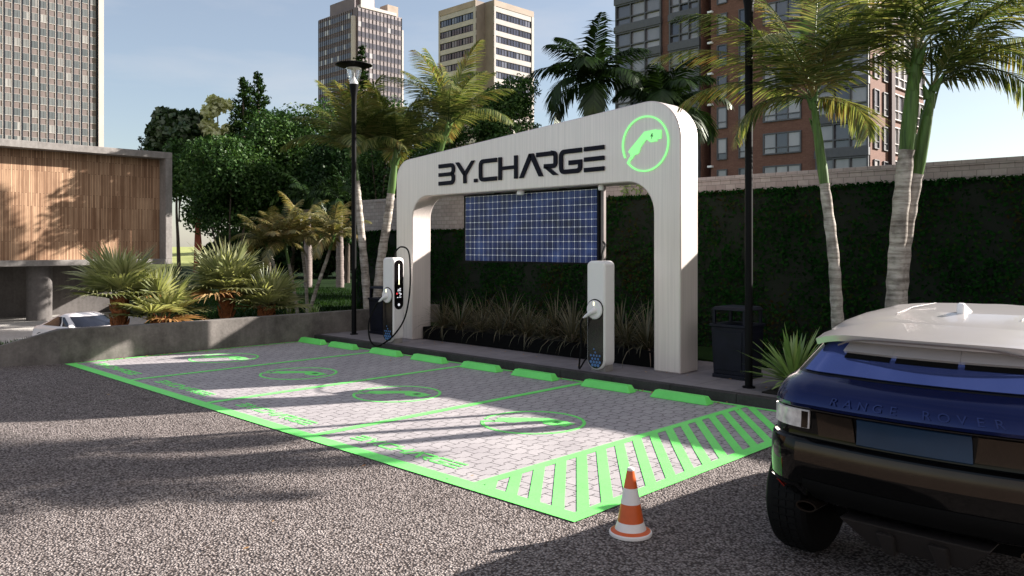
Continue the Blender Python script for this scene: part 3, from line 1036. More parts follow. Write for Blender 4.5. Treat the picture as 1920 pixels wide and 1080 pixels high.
def charger(name, label, loc, screen):
    """front faces -Y; 0.345 wide, 0.27 deep; origin on the pavement"""
    t = thing(name, label, 'charger', loc, 'electric car chargers on the kerb')
    W, DD, Z0, Z1 = 0.172, 0.27, 0.02, 1.69
    outl = round_path([(-W, Z0, 0.168), (-W, Z1, 0.085), (W, Z1, 0.085), (W, Z0, 0.168)], 8)
    mb = MB(); mb.prism(outl, lambda u, v, d: (u, d, v), 0.0, DD)
    mb.obj('body', MT['white_plastic'], t, smooth=30, bevel=0.03)
    mb = MB(); mb.box(-0.12, 0.15, 0.05, 0.24, 0.0, 0.10)
    mb.obj('plinth', MT['concrete_pav'], t)
    # dark pill shaped strip
    pr = 0.148
    st = arc(0, 0.95, pr, 0, 180, 14) + arc(0, 0.045 + pr, pr, 180, 360, 14)
    mb = MB(); mb.prism(st, lambda u, v, d: (u, d, v), -0.006, 0.004)
    strip = mb.obj('front_strip', MT['hex'], t, smooth=30)
    mb = MB()
    rr_ = 0.0265
    for row in range(6):
        for cidx in range(-4, 5):
            cx = cidx * 0.056 + (0.028 if row % 2 else 0); cz = 0.095 + row * 0.049
            if row > 3 and ((cidx + row * 2) % (row - 2)) != 0: continue
            lim = pr - 0.026
            dz = (0.045 + pr) - cz
            lx = math.sqrt(max(0, lim * lim - dz * dz)) if dz > 0 else lim
            if abs(cx) + rr_ * 0.6 > lx: continue
            k = 1.0 - 0.10 * row
            mb = MB(); mb.prism(hexagon(cx, cz, rr_ * k), lambda u, v, d: (u, d, v), -0.0075, -0.0061)
            mb.obj('hexagon_light', MT['hex_light'], strip)
    mb = MB(); mb.prism(arc(0, 0, 0.158, 0, 340, 28), lambda u, v, d: (u, d, v + 0.95), -0.012, -0.007)
    dr = mb.obj('socket_ring', MT['car_black'], t, smooth=30)
    mb = MB()
    rr = [[(r * math.cos(2 * PI * j / 28), y, 0.945 + r * math.sin(2 * PI * j / 28)) for j in range(28)] for r, y in ((0.145, -0.008), (0.145, -0.03), (0.13, -0.042))]
    mb.rings(rr)
    mb.obj('socket_disc', MT['white_plastic'], t, smooth=35)
    mb = MB()
    mb.tube([(0.015, -0.036, 0.935), (0.012, -0.062, 0.932), (-0.012, -0.085, 0.912), (-0.07, -0.095, 0.872), (-0.125, -0.10, 0.838)], [0.050, 0.046, 0.036, 0.027, 0.021], 12)
    mb.tube([(-0.123, -0.10, 0.839), (-0.155, -0.105, 0.818)], [0.016, 0.013], 10)
    mb.obj('plug_handle', MT['white_plastic'], t, smooth=50)
    mb = MB(); mb.box(-0.009, 0.009, -0.048, -0.043, 1.01, 1.065)
    mb.obj('status_light', MT['led'], t)
    if screen:
        fr = lambda u, v, d: (d, u, v)
        pl = arc(0.135, 1.535, 0.108, 0, 180, 12) + arc(0.135, 0.78, 0.108, 180, 360, 12)
        mb = MB(); mb.prism(pl, fr, W - 0.003, W + 0.006)
        s_ = mb.obj('screen_panel', MT['screen'], t, smooth=30)
        mb = MB(); mb.prism(rect(0.126, 0.146, 1.16, 1.56), fr, W + 0.0062, W + 0.009); mb.obj('light_bar', MT['led'], s_)
        mb = MB()
        for (u0, u1, v0, v1) in ((0.10, 0.185, 1.03, 1.045), (0.15, 0.18, 1.06, 1.09), (0.11, 0.15, 1.055, 1.07), (0.13, 0.17, 0.985, 1.0), (0.16, 0.20, 0.96, 0.985), (0.09, 0.12, 0.90, 0.915), (0.14, 0.19, 0.905, 0.92), (0.15, 0.175, 0.94, 0.95)):
            mb = MB(); mb.prism(rect(u0, u1, v0, v1), fr, W + 0.0062, W + 0.0075); mb.obj('display_icon', MT['icon_white'], s_)
        mb = MB()
        mb.prism([(0.135 + 0.026 * math.cos(a * PI / 8), 0.765 + 0.026 * math.sin(a * PI / 8)) for a in range(16)], fr, W + 0.0062, W + 0.009)
        mb.obj('round_button', MT['icon_white'], s_)
        mb = MB(); mb.prism(rect(0.075, 0.105, 0.965, 1.0), fr, W + 0.0062, W + 0.0075); mb.obj('red_icon', MT['icon_red'], s_)
    return t


def spline(pts, n=10):
    out = []
    P = [Vector(pts[0])] + [Vector(p) for p in pts] + [Vector(pts[-1])]
    for i in range(1, len(P) - 2):
        for k in range(n):
            t = k / n
            a, b, c, d = P[i - 1], P[i], P[i + 1], P[i + 2]
            out.append(0.5 * ((2 * b) + (c - a) * t + (2 * a - 5 * b + 4 * c - d) * t * t + (3 * b - a - 3 * c + d) * t ** 3))
    out.append(Vector(pts[-1]))
    return out


c1 = charger('car_charger', 'white charger with screen and looping black cable beside the left arch column', (-8.955, 5.06, 0.13), True)
mb = MB()
mb.tube(spline([(0.05, 0.14, 1.67), (0.08, 0.13, 1.80), (0.20, 0.17, 1.90), (0.34, 0.24, 1.82), (0.375, 0.26, 1.45), (0.36, 0.25, 0.95), (0.31, 0.17, 0.50), (0.20, 0.02, 0.20), (0.06, -0.14, 0.02),
                (-0.12, -0.21, -0.04), (-0.27, -0.24, 0.10), (-0.32, -0.22, 0.42), (-0.24, -0.13, 0.72), (-0.153, -0.104, 0.82)]), 0.016, 8)
mb.obj('cable', MT['rubber'], c1, smooth=60)
c2 = charger('car_charger', 'white charger with plain side face in front of the right half of the arch', (-3.83, 5.12, 0.13), False)
mb = MB()
mb.tube(spline([(-0.02, 0.16, 1.67), (-0.05, 0.24, 1.80), (-0.2, 0.5, 1.93), (-0.57, 0.93, 1.99)]), 0.016, 8)
mb.tube(spline([(-0.153, -0.104, 0.82), (-0.21, -0.10, 0.70), (-0.26, -0.02, 0.42), (-0.31, 0.0, 0.14), (-0.30, -0.02, 0.015), (-0.22, 0.03, 0.16), (-0.15, 0.10, 0.30)]), 0.014, 8)
mb.obj('cable', MT['rubber'], c2, smooth=60)


# ------------------------------------------------------------------ litter bins
def litter_bin(label, loc):
    t = thing('litter_bin', label, 'bin', loc, 'black litter bins on the pavement')
    mb = MB()
    mb.hexa([(-.25, -.25, .06), (.25, -.25, .06), (.25, .25, .06), (-.25, .25, .06)], [(-.275, -.275, .74), (.275, -.275, .74), (.275, .275, .74), (-.275, .275, .74)])
    for s in (-1, 1):      # raised side panels
        mb.hexa([(-.2, s * .256, .12), (.2, s * .256, .12), (.2, s * .266, .12), (-.2, s * .266, .12)], [(-.22, s * .274, .68), (.22, s * .274, .68), (.22, s * .284, .68), (-.22, s * .284, .68)])
        mb.hexa([(s * .256, -.2, .12), (s * .266, -.2, .12), (s * .266, .2, .12), (s * .256, .2, .12)], [(s * .274, -.22, .68), (s * .284, -.22, .68), (s * .284, .22, .68), (s * .274, .22, .68)])
    mb.obj('container', MT['bin'], t, bevel=0.01)
    mb = MB(); mb.box(-.265, .265, -.265, .265, 0, .058)
    mb.obj('base', MT['bin'], t, bevel=0.008)
    mb = MB(); mb.box(-.295, .295, -.295, .295, .742, .785)
    mb.obj('rim', MT['bin'], t, bevel=0.01)
    for sx in (-1, 1):
        for sy in (-1, 1):
            mb = MB(); mb.box(sx * .24 - .02, sx * .24 + .02, sy * .24 - .02, sy * .24 + .02, .787, .985)
            mb.obj('post', MT['bin'], t)
    mb = MB()
    mb.hexa([(-.28, -.28, .987), (.28, -.28, .987), (.28, .28, .987), (-.28, .28, .987)], [(-.24, -.24, 1.035), (.24, -.24, 1.035), (.24, .24, 1.035), (-.24, .24, 1.035)])
    mb.obj('lid', MT['bin'], t, bevel=0.01)
    return t


b0 = litter_bin('blue-black litter bin behind the near lamp post, right of the arch', (-2.02, 6.17, 0.13))
dup(b0, (-10.45, 6.15, 0.13), 'black litter bin between the far lamp post and the left charger')


# ------------------------------------------------------------------ lamp posts
def lamp_post(label, loc):
    t = thing('lamp_post', label, 'lamp post', loc, 'black lamp posts on the pavement')
    mb = MB(); mb.lathe([(0.085, 0.0), (0.085, 0.02), (0.052, 0.025), (0.052, 4.9), (0.062, 5.16), (0.098, 5.36), (0.105, 5.42)], n=20)
    mb.obj('pole', MT['black'], t, smooth=40)
    mb = MB(); mb.lathe([(0.10, 5.421), (0.165, 5.74), (0.168, 5.77)], n=24, caps=False); mb.lathe([(0.092, 5.423), (0.156, 5.74)], n=24, caps=False)
    mb.obj('lantern_glass', MT['glassclear'], t, smooth=50)
    mb = MB(); mb.lathe([(0.09, 5.425), (0.088, 5.47), (0.03, 5.56), (0.012, 5.60)], n=20)
    mb.tube([(0.0, 0, 5.59), (0.01, 0, 5.66), (-0.02, 0.0, 5.74), (-0.05, 0, 5.80)], [0.012, 0.012, 0.01, 0.008], 8)
    mb.obj('lamp_element', MT['white_rim'], t, smooth=40)
    mb = MB(); mb.lathe([(0.17, 5.80), (0.175, 5.772), (0.30, 5.80), (0.392, 5.835), (0.392, 5.85), (0.25, 5.885), (0.02, 5.90)], n=40)
    mb.obj('shade_disc', MT['black'], t, smooth=40)
    mb = MB(); mb.lathe([(0.165, 5.765), (0.165, 5.771)], n=24)
    mb.obj('reflector', MT['white_rim'], t)
    return t


l0 = lamp_post('black lamp post with disc shade and glass lantern beside the left bin', (-10.78, 5.53, 0.13))
dup(l0, (-1.463, 5.45, 0.13), 'tall black lamp post near the parked SUV, its head out of frame')

# ------------------------------------------------------------------ traffic cone
cone = thing('traffic_cone', 'orange and white traffic cone on the asphalt by the hatched corner', 'traffic cone', (0.434, 0.10, 0.0))
mb = MB(); mb.lathe([(0.150, 0.004), (0.153, 0.014), (0.150, 0.026), (0.142, 0.030)], n=40); mb.obj('base', MT['cone_white'], cone, smooth=40)
mb = MB(); mb.lathe([(0.142, 0.0305), (0.118, 0.040), (0.112, 0.043)], n=40); mb.obj('base_ring', MT['cone_orange'], cone, smooth=40)


def cr(z): return 0.098 - (z - 0.045) * 0.176


mb = MB(); mb.lathe([(0.111, 0.0435), (0.108, 0.055), (cr(0.08), 0.098)], n=40); mb.obj('foot_band', MT['cone_white'], cone, smooth=40)
mb = MB(); mb.lathe([(cr(0.08), 0.0985), (cr(0.205), 0.225)], n=40); mb.obj('lower_sleeve', MT['cone_orange'], cone, smooth=40)
mb = MB(); mb.lathe([(cr(0.205) + .001, 0.2255), (cr(0.325), 0.335)], n=40); mb.obj('reflective_band', MT['cone_white'], cone, smooth=40)
mb = MB(); mb.lathe([(cr(0.325), 0.3355), (0.026, 0.455)], n=40); mb.obj('upper_sleeve', MT['cone_orange'], cone, smooth=40)
mb = MB(); mb.lathe([(0.026, 0.4555), (0.026, 0.468), (0.018, 0.476)], n=24); mb.obj('tip', MT['cone_white'], cone, smooth=40)

# ------------------------------------------------------------------ planter, block wall, hedges
mb = MB()
mb.box(-9.04, -3.27, 6.02, 6.07, 0.134, 0.385); mb.box(-9.04, -3.27, 7.10, 7.15, 0.134, 0.385)
mb.box(-9.04, -8.99, 6.07, 7.10, 0.134, 0.385); mb.box(-3.32, -3.27, 6.07, 7.10, 0.134, 0.385)
pl = thing('planter_box', 'long black planter box full of grasses under the arch', 'planter', (-6.15, 6.58, 0.13))
mb.obj('box_wall', MT['planter'], pl, (-6.15, 6.58, 0.13))
mb = MB(); mb.box(-8.985, -3.325, 6.075, 7.095, 0.136, 0.35)
mb.obj('soil', MT['soil'], pl, (-6.15, 6.58, 0.13))

mb = MB(); mb.box(-15.6, 9.0, 9.0, 9.3, -0.2, 3.27); mb.box(-15.62, 9.02, 8.985, 9.315, 3.272, 3.36)
o = mb.obj('block_wall', MT['blocks'], bevel=0.006)
tag(o, 'long grey-brown block wall rising behind the green hedge', 'wall')

rng = np.random.default_rng(7)


def leaf_cloud(P, size, rng, aspect=0.55, N=None, spread=1.0):
    """diamond leaves at points P; N: preferred normals"""
    n = len(P)
    nr = rng.normal(size=(n, 3))
    if N is not None:
        nr = N + nr * spread * 0.6
    nr /= np.linalg.norm(nr, axis=1, keepdims=True) + 1e-9
    a = rng.normal(size=(n, 3))
    a -= nr * np.sum(a * nr, axis=1, keepdims=True)
    a /= np.linalg.norm(a, axis=1, keepdims=True) + 1e-9
    b = np.cross(nr, a)
    s = size * rng.uniform(0.65, 1.35, size=(n, 1))
    V = np.stack([P - a * s * 0.5, P + b * s * aspect * 0.5 - a * s * 0.05, P + a * s * 0.5, P - b * s * aspect * 0.5 - a * s * 0.05], axis=1).reshape(-1, 3)
    Q = np.arange(4 * n).reshape(-1, 4)
    return V, Q


def hedge(label, x0, x1, y0, y1, z1, n):
    t = thing('hedge', label, 'hedge', ((x0 + x1) / 2, y0, 0), 'clipped hedges against the block wall')
    off = ((x0 + x1) / 2, y0, 0)
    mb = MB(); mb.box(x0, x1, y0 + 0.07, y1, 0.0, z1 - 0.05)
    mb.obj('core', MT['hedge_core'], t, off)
    nf = int(n * 0.85)
    P = np.column_stack([rng.uniform(x0, x1, nf), y0 + 0.05 + rng.normal(0, 0.035, nf), rng.uniform(0.05, z1, nf)])
    lump = 0.05 * np.sin(P[:, 0] * 3.1) * np.sin(P[:, 2] * 2.7 + 1) + 0.03 * np.sin(P[:, 0] * 7.3 + 2) * np.sin(P[:, 2] * 6.1)
    P[:, 1] += lump
    nt = n - nf
    Pt = np.column_stack([rng.uniform(x0, x1, nt), rng.uniform(y0, y1, nt), z1 - 0.04 + rng.normal(0, 0.022, nt)])
    P = np.vstack([P, Pt])
    Nn = np.vstack([np.tile([0, -1, 0.4], (nf, 1)), np.tile([0, -0.3, 1], (nt, 1))])
    V, Q = leaf_cloud(P, 0.065, rng, 0.6, Nn, 1.0)
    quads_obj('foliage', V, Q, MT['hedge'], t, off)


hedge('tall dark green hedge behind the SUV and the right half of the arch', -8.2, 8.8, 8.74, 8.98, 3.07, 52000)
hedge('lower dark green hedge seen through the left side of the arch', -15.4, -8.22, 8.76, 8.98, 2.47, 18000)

# ================================================================== plants
def bez_rachis(base, az, el0, length, droop, power, steps=18):
    s = np.linspace(0, 1, steps + 1)
    el = el0 - droop * s ** power
    d = np.column_stack([np.cos(el) * math.cos(az), np.cos(el) * math.sin(az), np.sin(el)])
    pos = np.vstack([[base], base + np.cumsum((d[1:] + d[:-1]) / 2 * length / steps, axis=0)])
    return s, pos, d


def frond(rng, base, az, el0, length, droop, nl=46, ll=0.5, lw=0.035, vee=0.35, hang=0.3, power=1.4, r0=0.016, start=0.1):
    s, pos, d = bez_rachis(np.array(base, float), az, el0, length, droop, power)
    Vs = []; Qs = []
    nv = 0
    side0 = np.array([-math.sin(az), math.cos(az), 0.0])
    # rachis strip, four sided
    up = np.cross(side0, d); up /= np.linalg.norm(up, axis=1, keepdims=True)
    r = (r0 * (1 - s * 0.85))[:, None]
    ring = np.stack([pos + side0 * r, pos + up * r, pos - side0 * r, pos - up * r], axis=1)
    m = len(s)
    Vs.append(ring.reshape(-1, 3))
    q = []
    for i in range(m - 1):
        for j in range(4):
            k = (j + 1) % 4
            q.append((i * 4 + j, i * 4 + k, (i + 1) * 4 + k, (i + 1) * 4 + j))
    Qs.append(np.array(q)); nv += m * 4
    for sg in (-1, 1):
        t = np.linspace(start, 1.0, nl) + rng.uniform(-0.3, 0.3, nl) / nl
        t = np.clip(t, 0, 1)
        p = np.column_stack([np.interp(t, s, pos[:, k]) for k in range(3)])
        T = np.column_stack([np.interp(t, s, d[:, k]) for k in range(3)])
        U = np.column_stack([np.interp(t, s, up[:, k]) for k in range(3)])
        fwd = 0.5 + 0.8 * t + rng.uniform(-0.12, 0.12, nl)
        vv = vee + rng.uniform(-0.18, 0.18, nl)
        D = side0 * sg * 1.0 + T * fwd[:, None] + U * vv[:, None]
        D /= np.linalg.norm(D, axis=1, keepdims=True)
        L = ll * np.sin(PI * np.clip(0.16 + 0.78 * t, 0, 1)) ** 0.8 * rng.uniform(0.85, 1.15, nl)
        L = L[:, None]
        Wv = np.cross(D, U); Wv /= np.linalg.norm(Wv, axis=1, keepdims=True) + 1e-9
        Wv = Wv * lw * 0.5
        hg = hang * rng.uniform(0.6, 1.4, nl)[:, None]
        mid = p + D * L * 0.5 - np.array([0, 0, 1.0]) * L * hg * 0.12
        D2 = D - np.array([0, 0, 1.0]) * hg * 1.3
        D2 /= np.linalg.norm(D2, axis=1, keepdims=True)
        tip = mid + D2 * L * 0.5
        V = np.stack([p - Wv * 0.5, p + Wv * 0.5, mid - Wv, mid + Wv, tip - Wv * 0.12, tip + Wv * 0.12], axis=1).reshape(-1, 3)
        b = nv + np.arange(nl)[:, None] * 6
        Qs.append(np.vstack([b + np.array([0, 1, 3, 2]), b + np.array([2, 3, 5, 4])]))
        Vs.append(V); nv += nl * 6
    return np.vstack(Vs), np.vstack(Qs)


def join(parts):
    Vs = []; Qs = []; n = 0
    for V, Q in parts:
        Vs.append(V); Qs.append(Q + n); n += len(V)
    return np.vstack(Vs), np.vstack(Qs)


def feather_palm(label, trunk, r_base, r_top, shaft_len, fr, leaf, seed, nf=14, group=None, sheath=True, bark='bark', category='palm tree', fronds=None):
    """trunk: list of points bottom->top of the grey part; the green shaft goes on from there"""
    rg = np.random.default_rng(seed)
    base = trunk[0]
    t = thing('palm_tree', label, category, base, group)
    pts = spline(trunk, 8)
    n = len(pts)
    rads = [r_base + (r_top - r_base) * (i / (n - 1)) ** 0.5 + 0.012 * (0.5 + 0.5 * math.sin(i * 2.4)) * r_base / 0.1 for i in range(n)]
    mb = MB(); mb.tube(pts, rads, 12)
    mb.obj('trunk', MT[bark], t, base, smooth=60)
    d = (pts[-1] - pts[-4]).normalized()
    top = pts[-1] + d * shaft_len
    if sheath:
        mb = MB()
        k = r_top
        mb.tube([pts[-1] - d * 0.01, pts[-1] + d * shaft_len * 0.15, pts[-1] + d * shaft_len * 0.5, pts[-1] + d * shaft_len * 0.8, top + d * 0.05], [k * 1.02, k * 1.12, k * 1.0, k * 0.78, k * 0.5], 14)
        for q in range(5):      # old leaf bases clasping the shaft
            a = q * 2.4 + seed; zz = shaft_len * (0.62 + 0.09 * q)
            o_ = Vector((math.cos(a), math.sin(a), 0)) * k * 0.75
            c = pts[-1] + d * zz
            mb.tube([c + o_ * 0.5, c + o_ * 1.1 + d * 0.09, c + o_ * 2.0 + d * 0.2], [k * 0.75, k * 0.5, k * 0.12], 8)
        mb.obj('crownshaft', MT['shaft'], t, base, smooth=60)
    parts = []
    for i in range(nf):
        az = i * 2.39996 + rg.uniform(-0.25, 0.25) + seed
        u = (i + 0.5) / nf
        el = rad(fr.get('el_hi', 80)) * (1 - u) + rad(fr.get('el_lo', 5)) * u + rg.uniform(-0.1, 0.1)
        L = fr['len'] * rg.uniform(0.85, 1.12)
        dr = rad(fr.get('droop', 75)) * (0.6 + 0.6 * u) * rg.uniform(0.8, 1.2)
        parts.append(frond(rg, np.array(top) - np.array(d) * 0.05 * i / nf, az, el, L, dr, fr.get('nl', 46), fr['ll'], fr['lw'], fr.get('vee', 0.3), fr.get('hang', 0.4)))
    if fronds:
        for (az, el, L, dr) in fronds:
            parts.append(frond(rg, np.array(top), az, rad(el), L, rad(dr), fr.get('nl', 46), fr['ll'], fr['lw'], fr.get('vee', 0.3), fr.get('hang', 0.4)))
    V, Q = join(parts)
    quads_obj('crown', V, Q, MT[leaf], t, base)
    return t


BIG = dict(len=1.9, ll=0.58, lw=0.023, nl=86, droop=78, el_hi=64, el_lo=12, hang=0.16, vee=0.36)
G_R = 'tall ringed palms in front of the hedge'


def fl(rows):
    """fronds: heading measured from the kerb direction to the right and rear, elevation, length, droop"""
    return [(rad(44 + h), el, L, dr) for h, el, L, dr in rows]


feather_palm('palm standing alone right of the near lamp post, its slim trunk leaning left', [(-0.41, 6.0, 0.13), (-0.48, 6.0, 1.0), (-0.54, 6.0, 1.93), (-0.66, 6.0, 2.875)], 0.095, 0.06, 1.15, BIG, 'palm_olive', 3, 0, G_R,
             fronds=fl([(175, 42, 2.3, 62), (190, 58, 2.35, 72), (160, 30, 1.9, 70), (182, 14, 1.35, 100), (150, 78, 2.2, 45), (60, 84, 2.1, 30), (5, 64, 2.3, 52), (-12, 46, 1.9, 75), (12, 16, 1.1, 105), (-90, 58, 2.0, 78), (-130, 50, 1.9, 80), (-55, 66, 2.0, 70), (110, 66, 2.1, 60)]))
feather_palm('thick-trunked palm behind the SUV roof, left of the crossing pair', [(0.01, 6.5, 0.13), (0.06, 6.5, 1.2), (0.11, 6.5, 2.2), (0.21, 6.5, 3.30)], 0.135, 0.09, 1.25, BIG, 'palm_olive', 5, 0, G_R,
             fronds=fl([(178, 34, 1.5, 85), (165, 55, 2.1, 60), (200, 62, 2.2, 70), (20, 60, 2.4, 58), (-5, 40, 2.3, 62), (12, 22, 1.9, 62), (80, 72, 2.2, 45), (-80, 60, 2.1, 75), (-40, 50, 2.1, 75), (-120, 58, 2.0, 80)]))
feather_palm('rightmost palm of the pair behind the SUV roof, leaning right', [(-0.02, 6.72, 0.13), (0.04, 6.72, 1.2), (0.12, 6.72, 2.15), (0.26, 6.72, 3.00)], 0.12, 0.08, 1.1, BIG, 'palm_olive', 9, 0, G_R,
             fronds=fl([(-2, 38, 1.75, 128), (8, 48, 2.3, 80), (-15, 56, 2.5, 70), (20, 62, 2.5, 60), (65, 66, 2.3, 55), (-70, 58, 2.0, 80), (-35, 42, 2.0, 90), (150, 64, 1.8, 70), (5, 74, 2.4, 45)]))

MID = dict(len=1.8, ll=0.52, lw=0.024, nl=84, droop=70, el_hi=88, el_lo=28, hang=0.22, vee=0.36)
G_M = 'feathery palms behind the left bin'
feather_palm('palm right behind the far lamp post, leftmost of the feathery palms beyond the bin', [(-12.02, 6.82, 0.2), (-12.1, 6.74, 1.6), (-12.2, 6.65, 3.0), (-12.24, 6.61, 3.6)], 0.11, 0.07, 0.75, MID, 'palm_olive', 12, 17, G_M)
feather_palm('palm leaning right, second of the feathery palms, just left of the arch', [(-11.9, 6.93, 0.2), (-11.83, 7.0, 1.5), (-11.70, 7.13, 2.7), (-11.65, 7.19, 3.3)], 0.12, 0.085, 1.0, MID, 'palm_olive', 17, 17, G_M)
feather_palm('palm rising from behind the left shoulder of the arch', [(-11.3, 7.9, 0.2), (-11.2, 7.85, 2.0), (-11.02, 7.85, 3.4), (-10.85, 7.95, 4.1)], 0.11, 0.07, 0.9, dict(MID, len=2.1), 'palm_olive', 23, 16, G_M)

SM = dict(len=1.1, ll=0.34, lw=0.020, nl=54, droop=88, el_hi=90, el_lo=15, hang=0.35, vee=0.25)
G_S = 'clump of slim young palms by the low wall'
feather_palm('slim young palm leaning left, leftmost of the clump behind the low wall', [(-14.1, 5.95, 0.25), (-14.25, 5.83, 0.9), (-14.42, 5.68, 1.55), (-14.5, 5.6, 1.85)], 0.05, 0.035, 0.25, SM, 'palm_dry', 31, 13, G_S)
feather_palm('slim young palm with green upper stem, second from left in the clump', [(-13.98, 6.08, 0.25), (-14.05, 6.02, 0.9), (-14.15, 5.93, 1.6)], 0.045, 0.036, 0.55, SM, 'palm_dry', 33, 13, G_S)
feather_palm('upright young palm at the back of the clump, taller than its neighbours', [(-14.3, 6.55, 0.25), (-14.3, 6.5, 1.1), (-14.38, 6.45, 1.9)], 0.045, 0.035, 0.5, SM, 'palm_dry', 36, 13, G_S)
feather_palm('slim young palm leaning right, rightmost of the clump behind the low wall', [(-13.75, 6.2, 0.25), (-13.6, 6.38, 1.0), (-13.42, 6.55, 1.7), (-13.36, 6.6, 1.95)], 0.05, 0.038, 0.35, SM, 'palm_dry', 39, 13, G_S)

DK = dict(len=2.9, ll=0.95, lw=0.075, nl=56, droop=112, el_hi=85, el_lo=8, hang=0.6, vee=0.2)
G_D = 'dark palms behind the block wall'
feather_palm('taller of the two dark palms rising behind the arch', [(-15.3, 19.2, 0.0), (-15.2, 19.1, 3.5), (-14.94, 19.04, 7.5)], 0.2, 0.16, 0.6, DK, 'palm_dark', 41, 15, G_D)
feather_palm('shorter dark palm behind the highest corner of the arch', [(-12.9, 20.9, 0.0), (-12.95, 20.9, 3.5), (-13.01, 20.91, 6.5)], 0.2, 0.16, 0.6, dict(DK, len=2.75), 'palm_dark', 44, 15, G_D)


# ------------------------------------------------------------------ fan palms
def fan_leaf(rg, base, az, el, pet, R, nseg=34, open_deg=115, droop=0.5):
    d = np.array([math.cos(el) * math.cos(az), math.cos(el) * math.sin(az), math.sin(el)])
    side = np.array([-math.sin(az), math.cos(az), 0.0])
    up = np.cross(d, side) * -1.0
    up = np.cross(side, d) * -1.0 if np.dot(np.cross(side, d), [0, 0, 1]) < 0 else np.cross(side, d)
    base = np.array(base, float)
    hub = base + d * pet
    Vs = []; Qs = []; nv = 0
    r = 0.012
    V = np.array([base + side * r, base + up * r, base - side * r, base - up * r, hub + side * r * .6, hub + up * r * .6, hub - side * r * .6, hub - up * r * .6])
    Vs.append(V); Qs.append(np.array([(0, 1, 5, 4), (1, 2, 6, 5), (2, 3, 7, 6), (3, 0, 4, 7)])); nv += 8
    tilt = 0.35
    for i in range(nseg):
        a = rad(-open_deg + 2 * open_deg * i / (nseg - 1)) + rg.uniform(-0.02, 0.02)
        dirv = d * math.cos(a) + side * math.sin(a)
        dirv = dirv + up * (tilt * (abs(a) / 2.0) - 0.05)
        dirv /= np.linalg.norm(dirv)
        perp = np.cross(dirv, up); perp /= np.linalg.norm(perp)
        half = R * 0.52 * math.tan(rad(open_deg / (nseg - 1))) * 1.02
        L = R * rg.uniform(0.88, 1.08) * (0.80 + 0.20 * math.cos(a))
        fold = up * (0.012 if i % 2 else -0.012)
        m1 = hub + dirv * L * 0.52
        dz = np.array([0, 0, -1.0])
        dr = droop * rg.uniform(0.5, 1.5)
        d2 = dirv + dz * dr * 0.45; d2 /= np.linalg.norm(d2)
        m2 = m1 + d2 * L * 0.28
        d3 = dirv + dz * dr * 1.1; d3 /= np.linalg.norm(d3)
        tip = m2 + d3 * L * 0.22
        V = np.array([hub - perp * 0.002, hub + perp * 0.002, m1 - perp * half + fold, m1 + perp * half - fold, m2 - perp * half * 0.55, m2 + perp * half * 0.55, tip - perp * 0.0015, tip + perp * 0.0015])
        Vs.append(V); Qs.append(np.array([(0, 1, 3, 2), (2, 3, 5, 4), (4, 5, 7, 6)]) + nv); nv += 8
    return np.vstack(Vs), np.vstack(Qs)


def fan_palm(label, base, trunk_h, R, n, seed, trunk=True, lean=(0, 0)):
    rg = np.random.default_rng(seed)
    t = thing('fan_palm', label, 'fan palm', base, 'low fan palms behind the concrete wall')
    b = Vector(base)
    top = b + Vector((lean[0], lean[1], trunk_h))
    mb = MB()
    mb.tube([b, b + (top - b) * 0.4, top, top + Vector((0, 0, 0.1))], [0.15, 0.13, 0.14, 0.05], 12)
    for q in range(26):
        a = q * 2.4; zz = 0.1 + 0.9 * q / 26
        c = b + (top - b) * zz
        o_ = Vector((math.cos(a), math.sin(a), 0))
        mb.tube([c + o_ * 0.10, c + o_ * 0.17 + Vector((0, 0, 0.10)), c + o_ * 0.20 + Vector((0, 0, 0.19))], [0.045, 0.03, 0.008], 5)
    mb.obj('trunk', MT['fan_bark'], t, base, smooth=50)
    green = []; dry = []
    for i in range(n):
        az = i * 2.39996 + seed + rg.uniform(-0.2, 0.2)
        u = (i + 0.5) / n
        el = rad(84) * (1 - u) + rad(2) * u + rg.uniform(-0.1, 0.1)
        lf = fan_leaf(rg, top, az, el, R * rg.uniform(0.35, 0.55), R * rg.uniform(0.85, 1.1), droop=0.15 + 0.35 * u)
        (dry if (u > 0.93) else green).append(lf)
    V, Q = join(green)
    quads_obj('crown', V, Q, MT['palm_fan'], t, base)
    if dry:
        V, Q = join(dry)
        quads_obj('dry_leaves', V, Q, MT['palm_fan_dry'], t, base)


fan_palm('tallest fan palm with an orange fibrous trunk, behind the low wall by the white coupe', (-13.9, 1.80, 0.2), 0.70, 0.92, 17, 51)
fan_palm('stemless fan palm between the two orange trunks behind the low wall', (-13.5, 2.48, 0.25), 0.20, 0.90, 14, 57)
fan_palm('fan palm with orange trunk under the red-barked tree, right of the stemless one', (-13.7, 4.07, 0.28), 0.66, 0.90, 17, 61)
fan_palm('rightmost fan palm at the foot of the young palm clump', (-13.2, 4.79, 0.28), 0.25, 0.85, 14, 66)


